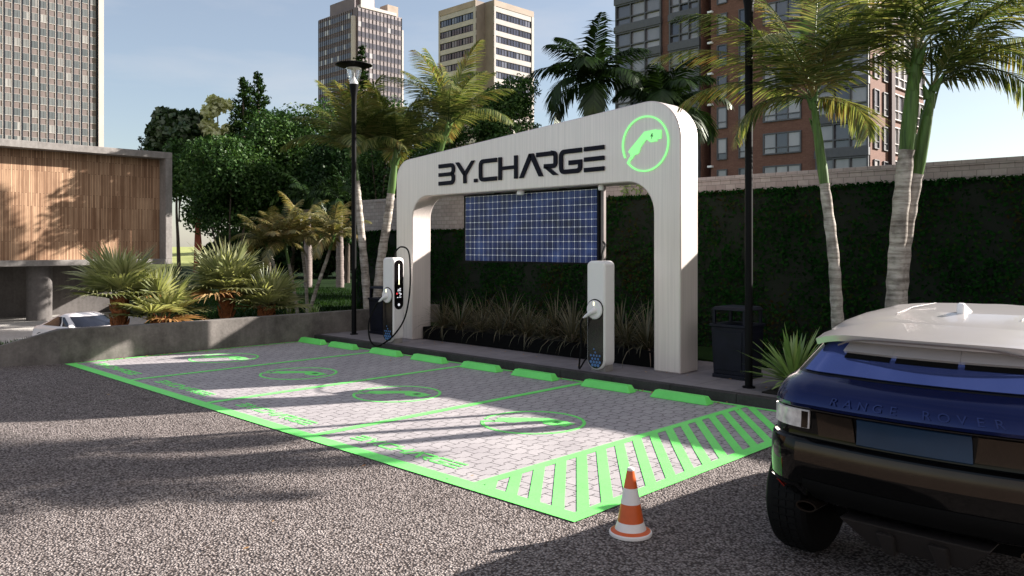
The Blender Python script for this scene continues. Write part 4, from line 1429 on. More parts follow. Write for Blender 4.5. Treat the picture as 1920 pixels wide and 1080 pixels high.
# ------------------------------------------------------------------ blades: grasses, yucca
def blades(rg, n, h, w, spread, arch, segs=5, base_r=0.06, stiff=False):
    Vs = []; Qs = []; nv = 0
    for i in range(n):
        az = rg.uniform(0, 2 * PI)
        u = rg.uniform(0, 1) ** (0.8 if stiff else 0.7)
        el0 = rad(88) - u * spread
        L = h * rg.uniform(0.65, 1.1)
        dr = arch * rg.uniform(0.5, 1.3) * (0.4 + u)
        s, pos, d = bez_rachis(np.array([math.cos(az) * base_r * u, math.sin(az) * base_r * u, 0.0]), az, el0, L, dr, 1.6, segs)
        side = np.array([-math.sin(az), math.cos(az), 0.0])
        prof = np.sin(PI * np.clip(0.22 + 0.78 * s, 0, 1)) ** 0.7 + 0.03
        ww = (w * 0.5 * prof * rg.uniform(0.7, 1.2))[:, None]
        V = np.stack([pos - side * ww, pos + side * ww], axis=1).reshape(-1, 3)
        q = np.array([(2 * k, 2 * k + 1, 2 * k + 3, 2 * k + 2) for k in range(segs)]) + nv
        Vs.append(V); Qs.append(q); nv += len(V)
    return np.vstack(Vs), np.vstack(Qs)


protos = []
for k in range(3):
    V, Q = blades(np.random.default_rng(70 + k), 110, 0.82, 0.017, 1.15, 1.25)
    protos.append(quads_obj('grass_clump', V, Q, MT['grass_dark']))
ords = ['first', 'second', 'third', 'fourth', 'fifth', 'sixth', 'seventh', 'eighth', 'ninth', 'tenth', 'eleventh']
gi = 0
for row, (yy, nn) in enumerate(((6.34, 10), (6.80, 9))):
    for i in range(nn):
        if gi < 3: o = protos[gi]
        else:
            o = protos[(gi * 2 + row) % 3].copy(); COL.objects.link(o)
        xx = -8.75 + (i + 0.5 * row) * 0.565 + 0.1 * math.sin(gi * 3.3)
        o.location = (xx, yy + 0.06 * math.sin(gi * 5.1), 0.35)
        o.rotation_euler = (0, 0, gi * 1.7)
        sc_ = 0.9 + 0.18 * math.sin(gi * 2.3)
        o.scale = (sc_, sc_, sc_ * (1.0 if row == 0 else 1.12))
        tag(o, 'arching brown-green grass clump, %s from the left in the %s row of the planter' % (ords[i], 'front' if row == 0 else 'back'), 'grass', 'grass clumps in the black planter')
        gi += 1

yu = thing('yucca', 'spiky green yucca beside the rear corner of the SUV', 'plant', (-0.86, 5.52, 0.15))
V, Q = blades(np.random.default_rng(90), 120, 0.76, 0.05, 1.45, 0.35, 4, 0.05, True)
V[:, 2] += 0.12
quads_obj('leaves', V, Q, MT['yucca'], yu)
mb = MB(); mb.lathe([(0.07, 0), (0.08, 0.12), (0.05, 0.2)], n=12)
mb.obj('stem', MT['fan_bark'], yu, smooth=40)
sy = thing('yucca', 'small spiky plant on the lawn behind the low wall, by the far lamp post', 'plant', (-12.05, 5.35, 0.28))
V, Q = blades(np.random.default_rng(91), 60, 0.5, 0.03, 1.4, 0.5, 4, 0.05, True)
quads_obj('leaves', V, Q, MT['yucca'], sy)
sy = thing('yucca', 'small spiky plant at the foot of the slim young palms', 'plant', (-12.9, 5.2, 0.28))
V, Q = blades(np.random.default_rng(92), 70, 0.42, 0.03, 1.4, 0.5, 4, 0.05, True)
quads_obj('leaves', V, Q, MT['yucca'], sy)

# trailing plants on the block wall, seen under the right end of the lintel
for k, (xx, lab) in enumerate(((-6.05, 'wispy climber on the block wall, leftmost under the lintel'), (-5.72, 'wispy climber on the block wall, middle one under the lintel'), (-5.35, 'bushiest wispy climber on the block wall, nearest the right column'))):
    rg = np.random.default_rng(95 + k)
    t = thing('climbing_plant', lab, 'climber', (xx, 8.93, 3.05), 'wispy climbers on the block wall')
    P = np.column_stack([xx + rg.normal(0, 0.07, 60), 8.955 + rg.uniform(-0.05, 0.0, 60), rg.uniform(3.05, 3.33, 60)])
    V, Q = leaf_cloud(P, 0.06, rg)
    quads_obj('leaves', V, Q, MT['yucca'], t, (xx, 8.93, 3.05))
    mb = MB(); mb.tube([(xx, 8.95, 2.98), (xx + 0.03, 8.955, 3.15), (xx - 0.02, 8.955, 3.32)], 0.006, 5)
    mb.obj('stem', MT['tree_bark'], t, (xx, 8.93, 3.05))

# lawn blades behind the low wall (nobody could count them)
rg = np.random.default_rng(101)
n = 26000
xs = -11.76 - rg.uniform(0, 1, n) ** 1.5 * 14.0
ys = rg.uniform(-0.5, 14.0, n)
zs = np.array([lawn_z(a, b) for a, b in zip(xs, ys)])
h = rg.uniform(0.05, 0.12, n); a = rg.uniform(0, 2 * PI, n); w = 0.012
lx = rg.normal(0, 0.03, n); ly = rg.normal(0, 0.03, n)
V = np.stack([np.column_stack([xs - w * np.cos(a), ys - w * np.sin(a), zs - 0.01]), np.column_stack([xs + w * np.cos(a), ys + w * np.sin(a), zs - 0.01]),
              np.column_stack([xs + lx + 0.002, ys + ly, zs + h]), np.column_stack([xs + lx - 0.002, ys + ly, zs + h])], axis=1).reshape(-1, 3)
o = quads_obj('lawn_grass', V, np.arange(4 * n).reshape(-1, 4), MT['lawn_blade'])
o['kind'] = 'stuff'


# dry leaves blown against the kerb and the wall (nobody could count them)
rg = np.random.default_rng(111)
n = 420
k1 = int(n * 0.45)
P = np.vstack([np.column_stack([rg.uniform(-11.2, -0.2, k1), 4.86 - np.abs(rg.normal(0, 0.12, k1)), np.full(k1, 0.02)]),
               np.column_stack([-11.44 + np.abs(rg.normal(0, 0.16, n - 2 * (n // 4) - k1 + 2 * (n // 8))), rg.uniform(0, 4.8, n - 2 * (n // 4) - k1 + 2 * (n // 8)), np.full(n - 2 * (n // 4) - k1 + 2 * (n // 8), 0.02)]),
               np.column_stack([rg.uniform(-9, 5, 60), rg.uniform(-3.5, 4.5, 60), np.full(60, 0.022)]),
               np.column_stack([rg.uniform(-9, 2, 70), 5.95 - np.abs(rg.normal(0, 0.25, 70)), np.full(70, 0.142)])])
V, Q = leaf_cloud(P, 0.045, rg, 0.5, np.tile([0, 0, 1.0], (len(P), 1)), 0.35)
o = quads_obj('fallen_leaves', V, Q, MT['palm_fan_dry'])
o['kind'] = 'stuff'


# ------------------------------------------------------------------ trees
C0 = np.array([3.80, -4.58]); RR = np.array([0.71782, 0.69622]); WW = np.array([-0.69622, 0.71782])


def at(px, d):
    p = C0 + d * (WW + (px - 960.0) / 1505.0 * RR)
    return float(p[0]), float(p[1])


def zat(py, d):
    return 2.05 - (py - 461.0) / 1505.0 * d


def tree(label, px, d, half_px, y_top, y_bot, y_base, seed, leaf='leaf_a', bark='tree_bark', n=7000, size=0.20, aspect=0.55, stems=1, tr=0.16, nclump=34, group='broad-leaved trees beyond the lawn', flat_=0.8, cat='tree', name='tree', branches=6):
    rg = np.random.default_rng(seed)
    x, y = at(px, d)
    zt, zb = zat(y_top, d), zat(y_bot, d)
    z0 = ground_z(x, y)
    R = half_px / 1505.0 * d
    t = thing(name, label, cat, (x, y, z0), group)
    off = (x, y, z0)
    cz = (zt + zb) / 2; hz = (zt - zb) / 2
    # clumps
    cl = []
    for k in range(nclump):
        v = rg.normal(size=3); v /= np.linalg.norm(v)
        rr_ = rg.uniform(0.35, 0.95) ** 0.6
        r = rg.uniform(0.30, 0.46) * min(R, hz * 1.1)
        c = np.array([x + v[0] * (R - r * 0.8) * rr_, y + v[1] * (R - r * 0.8) * rr_, cz + v[2] * (hz - r * 0.7) * rr_])
        cl.append((c, r))
    per = n // nclump
    Ps = []; Ns = []
    for c, r in cl:
        v = rg.normal(size=(per, 3)); v /= np.linalg.norm(v, axis=1, keepdims=True)
        rad_ = r * rg.uniform(0.25, 1.12, size=(per, 1)) ** 0.55
        p = c + v * rad_ * np.array([1.0, 1.0, flat_])
        Ps.append(p); Ns.append(v * 0.6 + np.array([0, 0, 0.5]))
    V, Q = leaf_cloud(np.vstack(Ps), size, rg, aspect, np.vstack(Ns), 1.4)
    quads_obj('crown', V, Q, MT[leaf], t, off)
    mb = MB()
    for sidx in range(stems):
        a = 2 * PI * sidx / max(1, stems) + rg.uniform(0, 1)
        sp_ = 0.0 if stems == 1 else R * 0.55
        b0 = Vector((x + (0.12 * math.cos(a) if stems > 1 else 0), y + (0.12 * math.sin(a) if stems > 1 else 0), z0 - 0.1))
        top = Vector((x + sp_ * math.cos(a), y + sp_ * math.sin(a), cz + hz * 0.3))
        mid = b0.lerp(top, 0.5) + Vector((rg.normal() * 0.12, rg.normal() * 0.12, 0))
        rb = tr if stems == 1 else tr * 0.5
        mb.tube(spline([b0, b0.lerp(mid, 0.5), mid, top], 4), [rb * (1 - 0.75 * i / 12) for i in range(13)], 8)
        if stems == 1:
            for bi in range(branches):
                c, r = cl[bi % len(cl)]
                st = b0.lerp(top, 0.35 + 0.5 * bi / max(1, branches))
                md = st.lerp(Vector(c), 0.5) + Vector((0, 0, -0.1))
                mb.tube(spline([st, md, Vector(c)], 4), [tr * 0.42 * (1 - 0.8 * i / 8) for i in range(9)], 6)
    mb.obj('trunk', MT[bark], t, off, smooth=60)
    return t


tree('tree with red-brown trunk and open branches beside the timber pavilion', 372, 55, 78, 240, 452, 530, 201, 'leaf_a', 'red_bark', 15000, 0.27, tr=0.36)
tree('round-leaved dark tree whose crown shows knobbly against the sky above the pavilion', 336, 58, 66, 186, 330, 530, 202, 'leaf_round', n=6500, size=0.42, aspect=0.9, nclump=22)
tree('pale yellow-leaved tree poking up beside the twin conifers', 408, 57, 34, 172, 300, 530, 203, 'leaf_pale', n=1100, size=0.52, aspect=0.6, nclump=14)
tree('broad dark tree to the right of the red-barked one', 432, 38, 98, 222, 452, 530, 204, 'leaf_a', n=26000, nclump=46, size=0.16, stems=5)
tree('dense dark tree in front of the twin conifers', 505, 40, 106, 196, 474, 530, 205, 'leaf_a', n=27000, nclump=48, size=0.165)
tree('tall dense tree left of the far lamp post', 580, 41, 104, 172, 472, 530, 206, 'leaf_a', n=27000, nclump=48, size=0.165)
tree('dark tree directly behind the far lamp post', 650, 38, 100, 208, 482, 530, 207, 'leaf_b', n=26000, nclump=46, size=0.165)
tree('broad crown filling the skyline between the conifers and the far lamp post', 545, 44, 80, 188, 400, 530, 212, 'leaf_b', n=16000, size=0.18)
tree('many-stemmed tree behind the feathery palms', 735, 30, 95, 165, 460, 530, 208, 'leaf_a', n=22000, size=0.125, stems=6)
tree('dark tree rising behind the left half of the arch', 845, 29, 90, 158, 440, 530, 209, 'leaf_a', n=20000, size=0.125)
tree('tall loose tree behind the middle of the arch, below the beige tower', 958, 30, 88, 122, 420, 530, 210, 'leaf_a', n=22000, size=0.13, nclump=36)
tree('thin wispy tree peeping over the pavilion roof', 265, 60, 16, 255, 320, 470, 211, 'leaf_b', n=240, size=0.24, nclump=8)
G_U = 'dark shrubs under the trees'
for k, (px, hw, yt, lab) in enumerate(((430, 62, 425, 'dark shrub right of the red-brown trunk'), (510, 75, 395, 'dark shrub behind the leftmost young palms'), (605, 75, 390, 'dark shrub behind the rightmost young palm'),
                                       (695, 75, 395, 'dark shrub between the far lamp post and the arch'), (785, 75, 390, 'dark shrub behind the left arch column'))):
    tree(lab, px, 45, hw, yt, 528, 530, 221 + k, 'leaf_b', n=9000, size=0.24, nclump=22, group=G_U, cat='shrub', name='shrub', stems=3, tr=0.1)

for k, (px, lab) in enumerate(((577, 'thick pale palm trunk with swollen foot under the trees, the left one'), (637, 'thick pale palm trunk with swollen foot just left of the far lamp post'))):
    x, y = at(px, 34)
    z0 = ground_z(x, y)
    feather_palm(lab, [(x, y, z0), (x + 0.02, y, z0 + 0.25), (x, y, z0 + 1.8), (x - 0.05, y, z0 + 3.4)], 0.20, 0.13, 0.5, dict(len=1.8, ll=0.5, lw=0.06, nl=24, droop=110, hang=0.7), 'palm_dark', 130 + k, 9, 'thick pale palm trunks under the trees', sheath=False, bark='shade_bark')


def conifer(label, px, d, half_px, y_top, y_bot, seed):
    rg = np.random.default_rng(seed)
    x, y = at(px, d)
    zt = zat(y_top, d); z0 = ground_z(x, y); zb = zat(y_bot, d)
    R = half_px / 1505.0 * d
    t = thing('conifer', label, 'conifer', (x, y, z0), 'dark conifers above the tree line')
    Ps = []
    H = zt - zb
    nl = 26
    for i in range(nl):
        u = i / nl
        z = zt - H * u
        r = R * (0.10 + 0.95 * u ** 0.85)
        nb = 5 + int(9 * u)
        for b in range(nb):
            a = rg.uniform(0, 2 * PI); rr_ = r * rg.uniform(0.75, 1.15)
            m = 16 + int(30 * u)
            s = rg.uniform(0.1, 1.0, m)
            p = np.column_stack([x + math.cos(a) * rr_ * s + rg.normal(0, 0.07, m), y + math.sin(a) * rr_ * s + rg.normal(0, 0.07, m), z + 0.32 * s * rr_ * 0.7 - 0.25 * rr_ * 0.3 + rg.normal(0, 0.06, m)])
            Ps.append(p)
    V, Q = leaf_cloud(np.vstack(Ps), 0.21, rg, 0.45)
    quads_obj('foliage', V, Q, MT['leaf_conifer'], t, (x, y, z0))
    mb = MB(); mb.tube([(x, y, z0), (x, y, zb), (x, y, zt - 0.1)], [0.22, 0.18, 0.02], 8)
    mb.obj('trunk', MT['tree_bark'], t, (x, y, z0))


conifer('shorter conifer, left of the pair above the trees', 456, 48, 52, 150, 330, 301)
conifer('taller conifer, right of the pair above the trees', 484, 49, 56, 140, 330, 302)
conifer('single conifer behind the head of the far lamp post', 677, 48, 40, 90, 330, 303)

# ================================================================== pavilion on the left
pv = thing('timber_pavilion', 'concrete framed pavilion with a big timber-clad box raised on a round column', 'building', (-46.5, 6.0, -2.7))
off = (-46.5, 6.0, -2.7)
Y0, Y1, ZB, ZT = -14.0, 15.65, 0.97, 7.6
mb = MB()
mb.box(-51, -44, Y0, Y1, 7.22, ZT); mb.box(-51, -44, Y0, Y1, ZB, 1.28)
mb.box(-51, -44, 15.25, Y1, 1.282, 7.218); mb.box(-51, -44, Y0, Y0 + 0.5, 1.282, 7.218)
mb.obj('concrete_frame', MT['concrete_pav'], pv, off, bevel=0.02)
mb = MB(); mb.box(-50.9, -44.85, Y0 + 0.52, 15.235, 1.283, 7.217)
mb.obj('timber_cladding', MT['timber'], pv, off)
for yc in (8.9, -1.2, -11.0):
    mb = MB(); mb.lathe([(0.62, -2.8), (0.62, 0.965)], (-45.2, yc, 0), 28)
    mb.obj('column', MT['concrete_dark'], pv, off, smooth=40)
mb = MB(); mb.box(-50.5, -48.2, Y0 + 0.5, 14.2, -2.8, 0.968)
mb.obj('base_wall', MT['concrete_dark'], pv, off)


# ================================================================== towers
class Facade:
    """boxes laid on a facade: u along it, outward depth e, height z"""
    def __init__(self, axis, plane):
        self.axis = axis; self.plane = plane       # axis 'x': face towards -Y at y = plane; axis 'y': face towards +X at x = plane

    def box(self, mb, u0, u1, z0, z1, e0, e1, m=0):
        if self.axis == 'x':
            mb.box(u0, u1, self.plane - e1, self.plane - e0, z0, z1, m)
        else:
            mb.box(self.plane + e0, self.plane + e1, u0, u1, z0, z1, m)


def window_set(fac, cells, parent, off, frame_m, pane_m, limit, nx=2, split=0.0, name='window', fw=0.09, child=True, depth=0.14, e0=0.0):
    """each cell (u0,u1,z0,z1) one window part with its pane a sub-part; past the limit one merged part"""
    rest_f = MB(); rest_p = MB(); cnt = 0
    for (u0, u1, z0, z1) in cells:
        mbf = MB() if cnt < limit else rest_f
        mbp = MB() if cnt < limit else rest_p
        e1 = e0 + depth
        fac.box(mbf, u0, u1, z0, z0 + fw, e0, e1); fac.box(mbf, u0, u1, z1 - fw, z1, e0, e1)
        fac.box(mbf, u0, u0 + fw, z0 + fw + .002, z1 - fw - .002, e0, e1); fac.box(mbf, u1 - fw, u1, z0 + fw + .002, z1 - fw - .002, e0, e1)
        us = [u0 + fw + (u1 - u0 - 2 * fw) * k / nx for k in range(nx + 1)]
        for k in range(1, nx):
            fac.box(mbf, us[k] - fw * 0.4, us[k] + fw * 0.4, z0 + fw + .002, z1 - fw - .002, e0, e1 - 0.02)
        zz = [z0 + fw, z1 - fw]
        if split:
            zs_ = z0 + (z1 - z0) * split
            zz = [z0 + fw, zs_, z1 - fw]
            for k in range(nx):
                a = us[k] + (fw * 0.4 if k else 0) + .002; b = us[k + 1] - (fw * 0.4 if k < nx - 1 else 0) - .002
                fac.box(mbf, a, b, zs_ - fw * 0.4, zs_ + fw * 0.4, e0, e1 - 0.03)
        for k in range(nx):
            for j in range(len(zz) - 1):
                fac.box(mbp, us[k] + .003, us[k + 1] - .003, zz[j] + .003, zz[j + 1] - .003, e0 + 0.003, e0 + 0.03)
        if cnt < limit:
            w = mbf.obj(name, frame_m, parent, off)
            p = mbp.obj('pane', pane_m, w, off)
        cnt += 1
    if cnt > limit:
        w = rest_f.obj('more_windows', frame_m, parent, off); w['kind'] = 'stuff'
        p = rest_p.obj('more_panes', pane_m, w, off); p['kind'] = 'stuff'


def one_mesh_windows(fac, cells, parent, off, frame_m, pane_m, limit, nx=2, e0=0.0, name='window'):
    """distant windows: frame and pane in one mesh each"""
    rest = MB()
    for i, (u0, u1, z0, z1) in enumerate(cells):
        mb = MB() if i < limit else rest
        for k in range(nx):
            a = u0 + (u1 - u0) * k / nx; b = u0 + (u1 - u0) * (k + 1) / nx
            fac.box(mb, a + 0.03, b - 0.03, z0, z1, e0, e0 + 0.05, 1)
        fac.box(mb, u0 - 0.04, u1 + 0.04, z0 - 0.09, z0 - 0.002, e0, e0 + 0.10, 0)
        fac.box(mb, u0 - 0.04, u1 + 0.04, z1 + 0.002, z1 + 0.05, e0, e0 + 0.08, 0)
        if i < limit:
            mb.obj(name, [frame_m, pane_m], parent, off)
    if len(cells) > limit:
        w = rest.obj('more_windows', [frame_m, pane_m], parent, off); w['kind'] = 'stuff'


# ---- ribbed tower, far left
t1 = thing('office_tower', 'tall ribbed office tower with mauve bands and a cream edge, above the timber pavilion', 'tower', (-220, 50, -3))
off = (-220, 50, -3)
F = Facade('y', -209.56)
YA, YB = 27.0, 67.1
mb = MB(); mb.box(-235, -209.56, YA, YB, -3, 84); mb.obj('wall', MT['spandrel1'], t1, off)
pit, fl = 1.835, 3.27
cols = [YB - 0.15 - pit * (k + 1) for k in range(21)]
mb = MB(); mb2 = MB()
for c in cols:
    F.box(mb, c - 0.16, c + 0.22, -3, 84, 0.002, 0.12)
    F.box(mb2, c - 0.27, c - 0.17, -3, 84, 0.002, 0.12)
F.box(mb, YB - 0.34, YB - 0.004, -3, 84, 0.002, 0.42)
mb.obj('dark_ribs', MT['rib_dark'], t1, off)
mb2.obj('pale_ribs', MT['rib_light'], t1, off)
mb = MB(); mb.box(-211.5, -208.9, YB + 0.002, YB + 1.25, -3, 84); mb.obj('edge_pilaster', MT['pilaster'], t1, off)
cells = []
for r in range(16):
    z0 = 25.9 + fl * r
    for c in cols:
        cells.append((c + 0.26, c + pit - 0.31, z0, z0 + 1.75))
cells.sort(key=lambda q: -q[0] * 0.3 + abs(q[2] - 42) * 0.5)
one_mesh_windows(F, cells, t1, off, MT['rib_light'], MT['pane_t1'], 100, 2)

# ---- dark ribbed tower with rooftop blocks
t2 = thing('office_tower', 'dark plum ribbed tower with rooftop blocks and pale corner column behind the lamp post', 'tower', (-224, 156, -3))
off = (-224, 156, -3)
X0, X1, YF_, YBk, ZT2 = -236.1, -213.2, 147.2, 165.4, 79.6
mb = MB(); mb.box(X0, X1, YF_, YBk, -3, ZT2); mb.obj('wall', MT['spandrel2'], t2, off)
FA = Facade('x', YF_); FB = Facade('y', X1)
mb = MB()
na = 16
for k in range(na + 1):
    u = X0 + 0.1 + (X1 - X0 - 2.9) * k / na
    FA.box(mb, u - 0.08, u + 0.08, -3, ZT2 - 0.3, 0.002, 0.14)
nb = 12
for k in range(nb + 1):
    u = YF_ + 0.15 + (YBk - YF_ - 0.3) * k / nb
    FB.box(mb, u - 0.08, u + 0.08, -3, ZT2 - 0.3, 0.002, 0.14)
mb.obj('dark_ribs', MT['rib_dark'], t2, off)
mb = MB(); mb.lathe([(0.85, -3), (0.85, ZT2 - 3.0)], (X1 - 1.35, YF_ - 0.55, 0), 20); mb.obj('corner_column', MT['pilaster'], t2, off, smooth=40)
mb = MB(); mb.box(X1 - 2.0, X1 + 0.25, YF_ + 1.2, YBk - 2.5, ZT2 + 0.002, ZT2 + 1.0)
mb.obj('parapet', MT['pilaster'], t2, off)
mb = MB(); mb.box(X0 + 5.5, X1 - 3.0, YF_ + 1.0, YF_ + 9, ZT2 + 0.004, ZT2 + 4.2); mb.obj('penthouse', MT['spandrel2'], t2, off)
mb = MB(); mb.box(X1 - 7.5, X1 - 2.2, YF_ + 3.0, YF_ + 8.3, ZT2 + 0.006, ZT2 + 10.5); mb.obj('lift_tower', MT['pilaster'], t2, off)
mb = MB(); mb.box(X1 - 5.0, X1 - 0.8, YBk - 5.5, YBk - 1.0, ZT2 + 0.008, ZT2 + 3.6); mb.obj('plant_room', MT['beige_dark'], t2, off)
mb = MB(); mb.box(X1 - 1.6, X1 - 0.3, YBk + 0.002, YBk + 0.9, -3, ZT2 - 4); mb.obj('edge_pilaster', MT['pilaster'], t2, off)
mb = MB(); mb.box(X0 - 0.4, X0 - 0.002, YF_ + 0.4, YF_ + 2.0, -3, ZT2 - 4); mb.obj('edge_pilaster', MT['pilaster'], t2, off)
cB = []; cA = []
for r in range(13):
    z0 = ZT2 - 3.0 - 3.25 * r
    for k in range(nb):
        u = YF_ + 0.15 + (YBk - YF_ - 0.3) * k / nb
        cB.append((u + 0.15, u + (YBk - YF_ - 0.3) / nb - 0.15, z0, z0 + 1.7))
    for k in range(na):
        u = X0 + 0.1 + (X1 - X0 - 2.9) * k / na
        cA.append((u + 0.15, u + (X1 - X0 - 2.9) / na - 0.15, z0, z0 + 1.7))
one_mesh_windows(FB, cB, t2, off, MT['spandrel2'], MT['pane_t2'], 52, 1)
one_mesh_windows(FA, cA, t2, off, MT['spandrel2'], MT['pane_t2'], 48, 1)

# ---- beige banded tower
t3 = thing('banded_tower', 'beige tower with horizontal window bands and a dark notch at its corner, behind the trees', 'tower', (-148, 142, -3))
off = (-148, 142, -3)
XL, XN, XR, YL, YN, YR, ZT3 = -155.9, -141.8, -138.7, 132.8, 135.7, 150.3, 63.3
mb = MB()
mb.prism([(XL, YL), (XN, YL), (XN, YN), (XR, YN), (XR, YR), (XL, YR)], lambda u, v, d: (u, v, d), -3, ZT3)
mb.obj('wall', MT['shaft_wall'], t3, off)
FA = Facade('x', YL); FB = Facade('y', XR)
mb = MB(); mc = MB()
for Fc, a, b in ((FA, XL, XN), (FB, YN, YR)):
    Fc.box(mc, a, b, ZT3 - 1.45, ZT3 + 0.05, 0.002, 0.30)
    for r in range(14):
        z0 = ZT3 - 2.82 - 2.98 * r
        Fc.box(mb, a, b, z0 + 0.08, z0 + 1.30, 0.002, 0.20)
    Fc.box(mb, a, a + 0.55, -3, ZT3 - 1.47, 0.21, 0.32); Fc.box(mb, b - 0.85, b, -3, ZT3 - 1.47, 0.21, 0.32)
mb.obj('precast_bands', MT['beige'], t3, off)
mc.obj('parapet', MT['beige_dark'], t3, off)
cells = []
for r in range(8):
    z0 = ZT3 - 2.83 - 2.98 * r - 1.60
    w = (XN - XL - 1.6) / 3
    for k in range(3):
        cells.append((0, XL + 0.65 + w * k + 0.06, XL + 0.65 + w * (k + 1) - 0.06, z0))
    w = (YR - YN - 1.6) / 3
    for k in range(3):
        cells.append((1, YN + 0.65 + w * k + 0.06, YN + 0.65 + w * (k + 1) - 0.06, z0))
for which, u0, u1, z0 in cells:
    window_set((FA, FB)[which], [(u0, u1, z0 - 0.06, z0 + 1.66)], t3, off, MT['rib_dark'], MT['pane_dark'], 1, 4, 0, depth=0.12, fw=0.11, e0=0.004)

# ---- brick apartment block on the right
t4 = thing('brick_apartment_block', 'orange-brown brick apartment block with grey glazed bays, behind the palms on the right', 'building', (-36, 74, -3))
off = (-36, 74, -3)
YF4 = 67.28
ZT4 = 42.0
mb = MB()
mb.box(-38.03, -22.45, YF4, 72.49, -3, ZT4)
mb.box(-49.85, -39.13, YF4, 82, -3, ZT4)
mb.obj('brick_wall', MT['brick'], t4, off)
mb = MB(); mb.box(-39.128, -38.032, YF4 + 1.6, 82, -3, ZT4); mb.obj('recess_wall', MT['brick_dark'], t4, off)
mb = MB(); mb.box(-38.03, -22.60, 72.492, 81.9, -3, ZT4); mb.obj('side_wall', MT['brick'], t4, off)
FA = Facade('x', YF4); FS = Facade('y', -22.45); FG = Facade('y', -22.60)
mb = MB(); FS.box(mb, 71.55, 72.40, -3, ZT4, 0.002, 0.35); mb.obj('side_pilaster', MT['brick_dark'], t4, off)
mb = MB(); mb.box(-39.0, -38.06, YF4 - 0.08, YF4 + 0.02, -3, ZT4)
levels = [9.65 + 3.1 * k for k in range(-1, 10)]
cA = []; cT = []; cG = []; cS = []; cSG = []
for zt in levels:
    cA.append((-37.31, -36.19, zt - 2.15, zt)); cA.append((-34.93, -34.13 + 0.35, zt - 2.15, zt))
    cT.append((-32.40, -28.62, zt - 2.05, zt))
    cG.append((-49.75, -43.80, zt - 2.55 + 0.45, zt + 0.30 + 0.0)); cG.append((-42.80, -39.2, zt - 2.55 + 0.45, zt + 0.30))
    cG.append((-27.20, -22.52, zt - 2.55 + 0.45, zt + 0.30))
    cS.append((67.95, 69.15, zt - 2.15, zt)); cS.append((70.2, 71.25, zt - 2.15, zt))
    cSG.append((72.7, 81.8, zt - 2.55 + 0.4, zt + 0.3))
window_set(FA, cA, t4, off, MT['mullion'], MT['pane'], 100, 1, 0.30, fw=0.10)
window_set(FA, cT, t4, off, MT['mullion'], MT['pane'], 100, 3, 0.30, fw=0.13)
window_set(FA, cG, t4, off, MT['mullion'], MT['pane'], 100, 3, 0.36, name='glazed_bay', fw=0.16, depth=0.3)
window_set(FS, cS, t4, off, MT['mullion'], MT['pane'], 100, 1, 0.30, fw=0.08)
window_set(FG, cSG, t4, off, MT['rib_light'], MT['pane'], 100, 6, 0.36, name='glazed_bay', fw=0.10, depth=0.2)
mb = MB()
for zt in levels:
    for (a, b) in ((-49.85, -43.75), (-42.86, -39.14), (-27.27, -22.46)):
        mb = MB(); FA.box(mb, a, b, zt + 0.31, zt + 0.99, 0.02, 0.42)
        mb.obj('spandrel_band', MT['mullion'], t4, off)
for k, zt in enumerate(levels):
    mb = MB(); mb.box(-38.25, -37.75, YF4 - 0.35, YF4 - 0.002, zt - 0.1 + 0.35, zt + 0.1 + 0.35)
    mb.obj('wall_light', MT['white_rim'], t4, off)


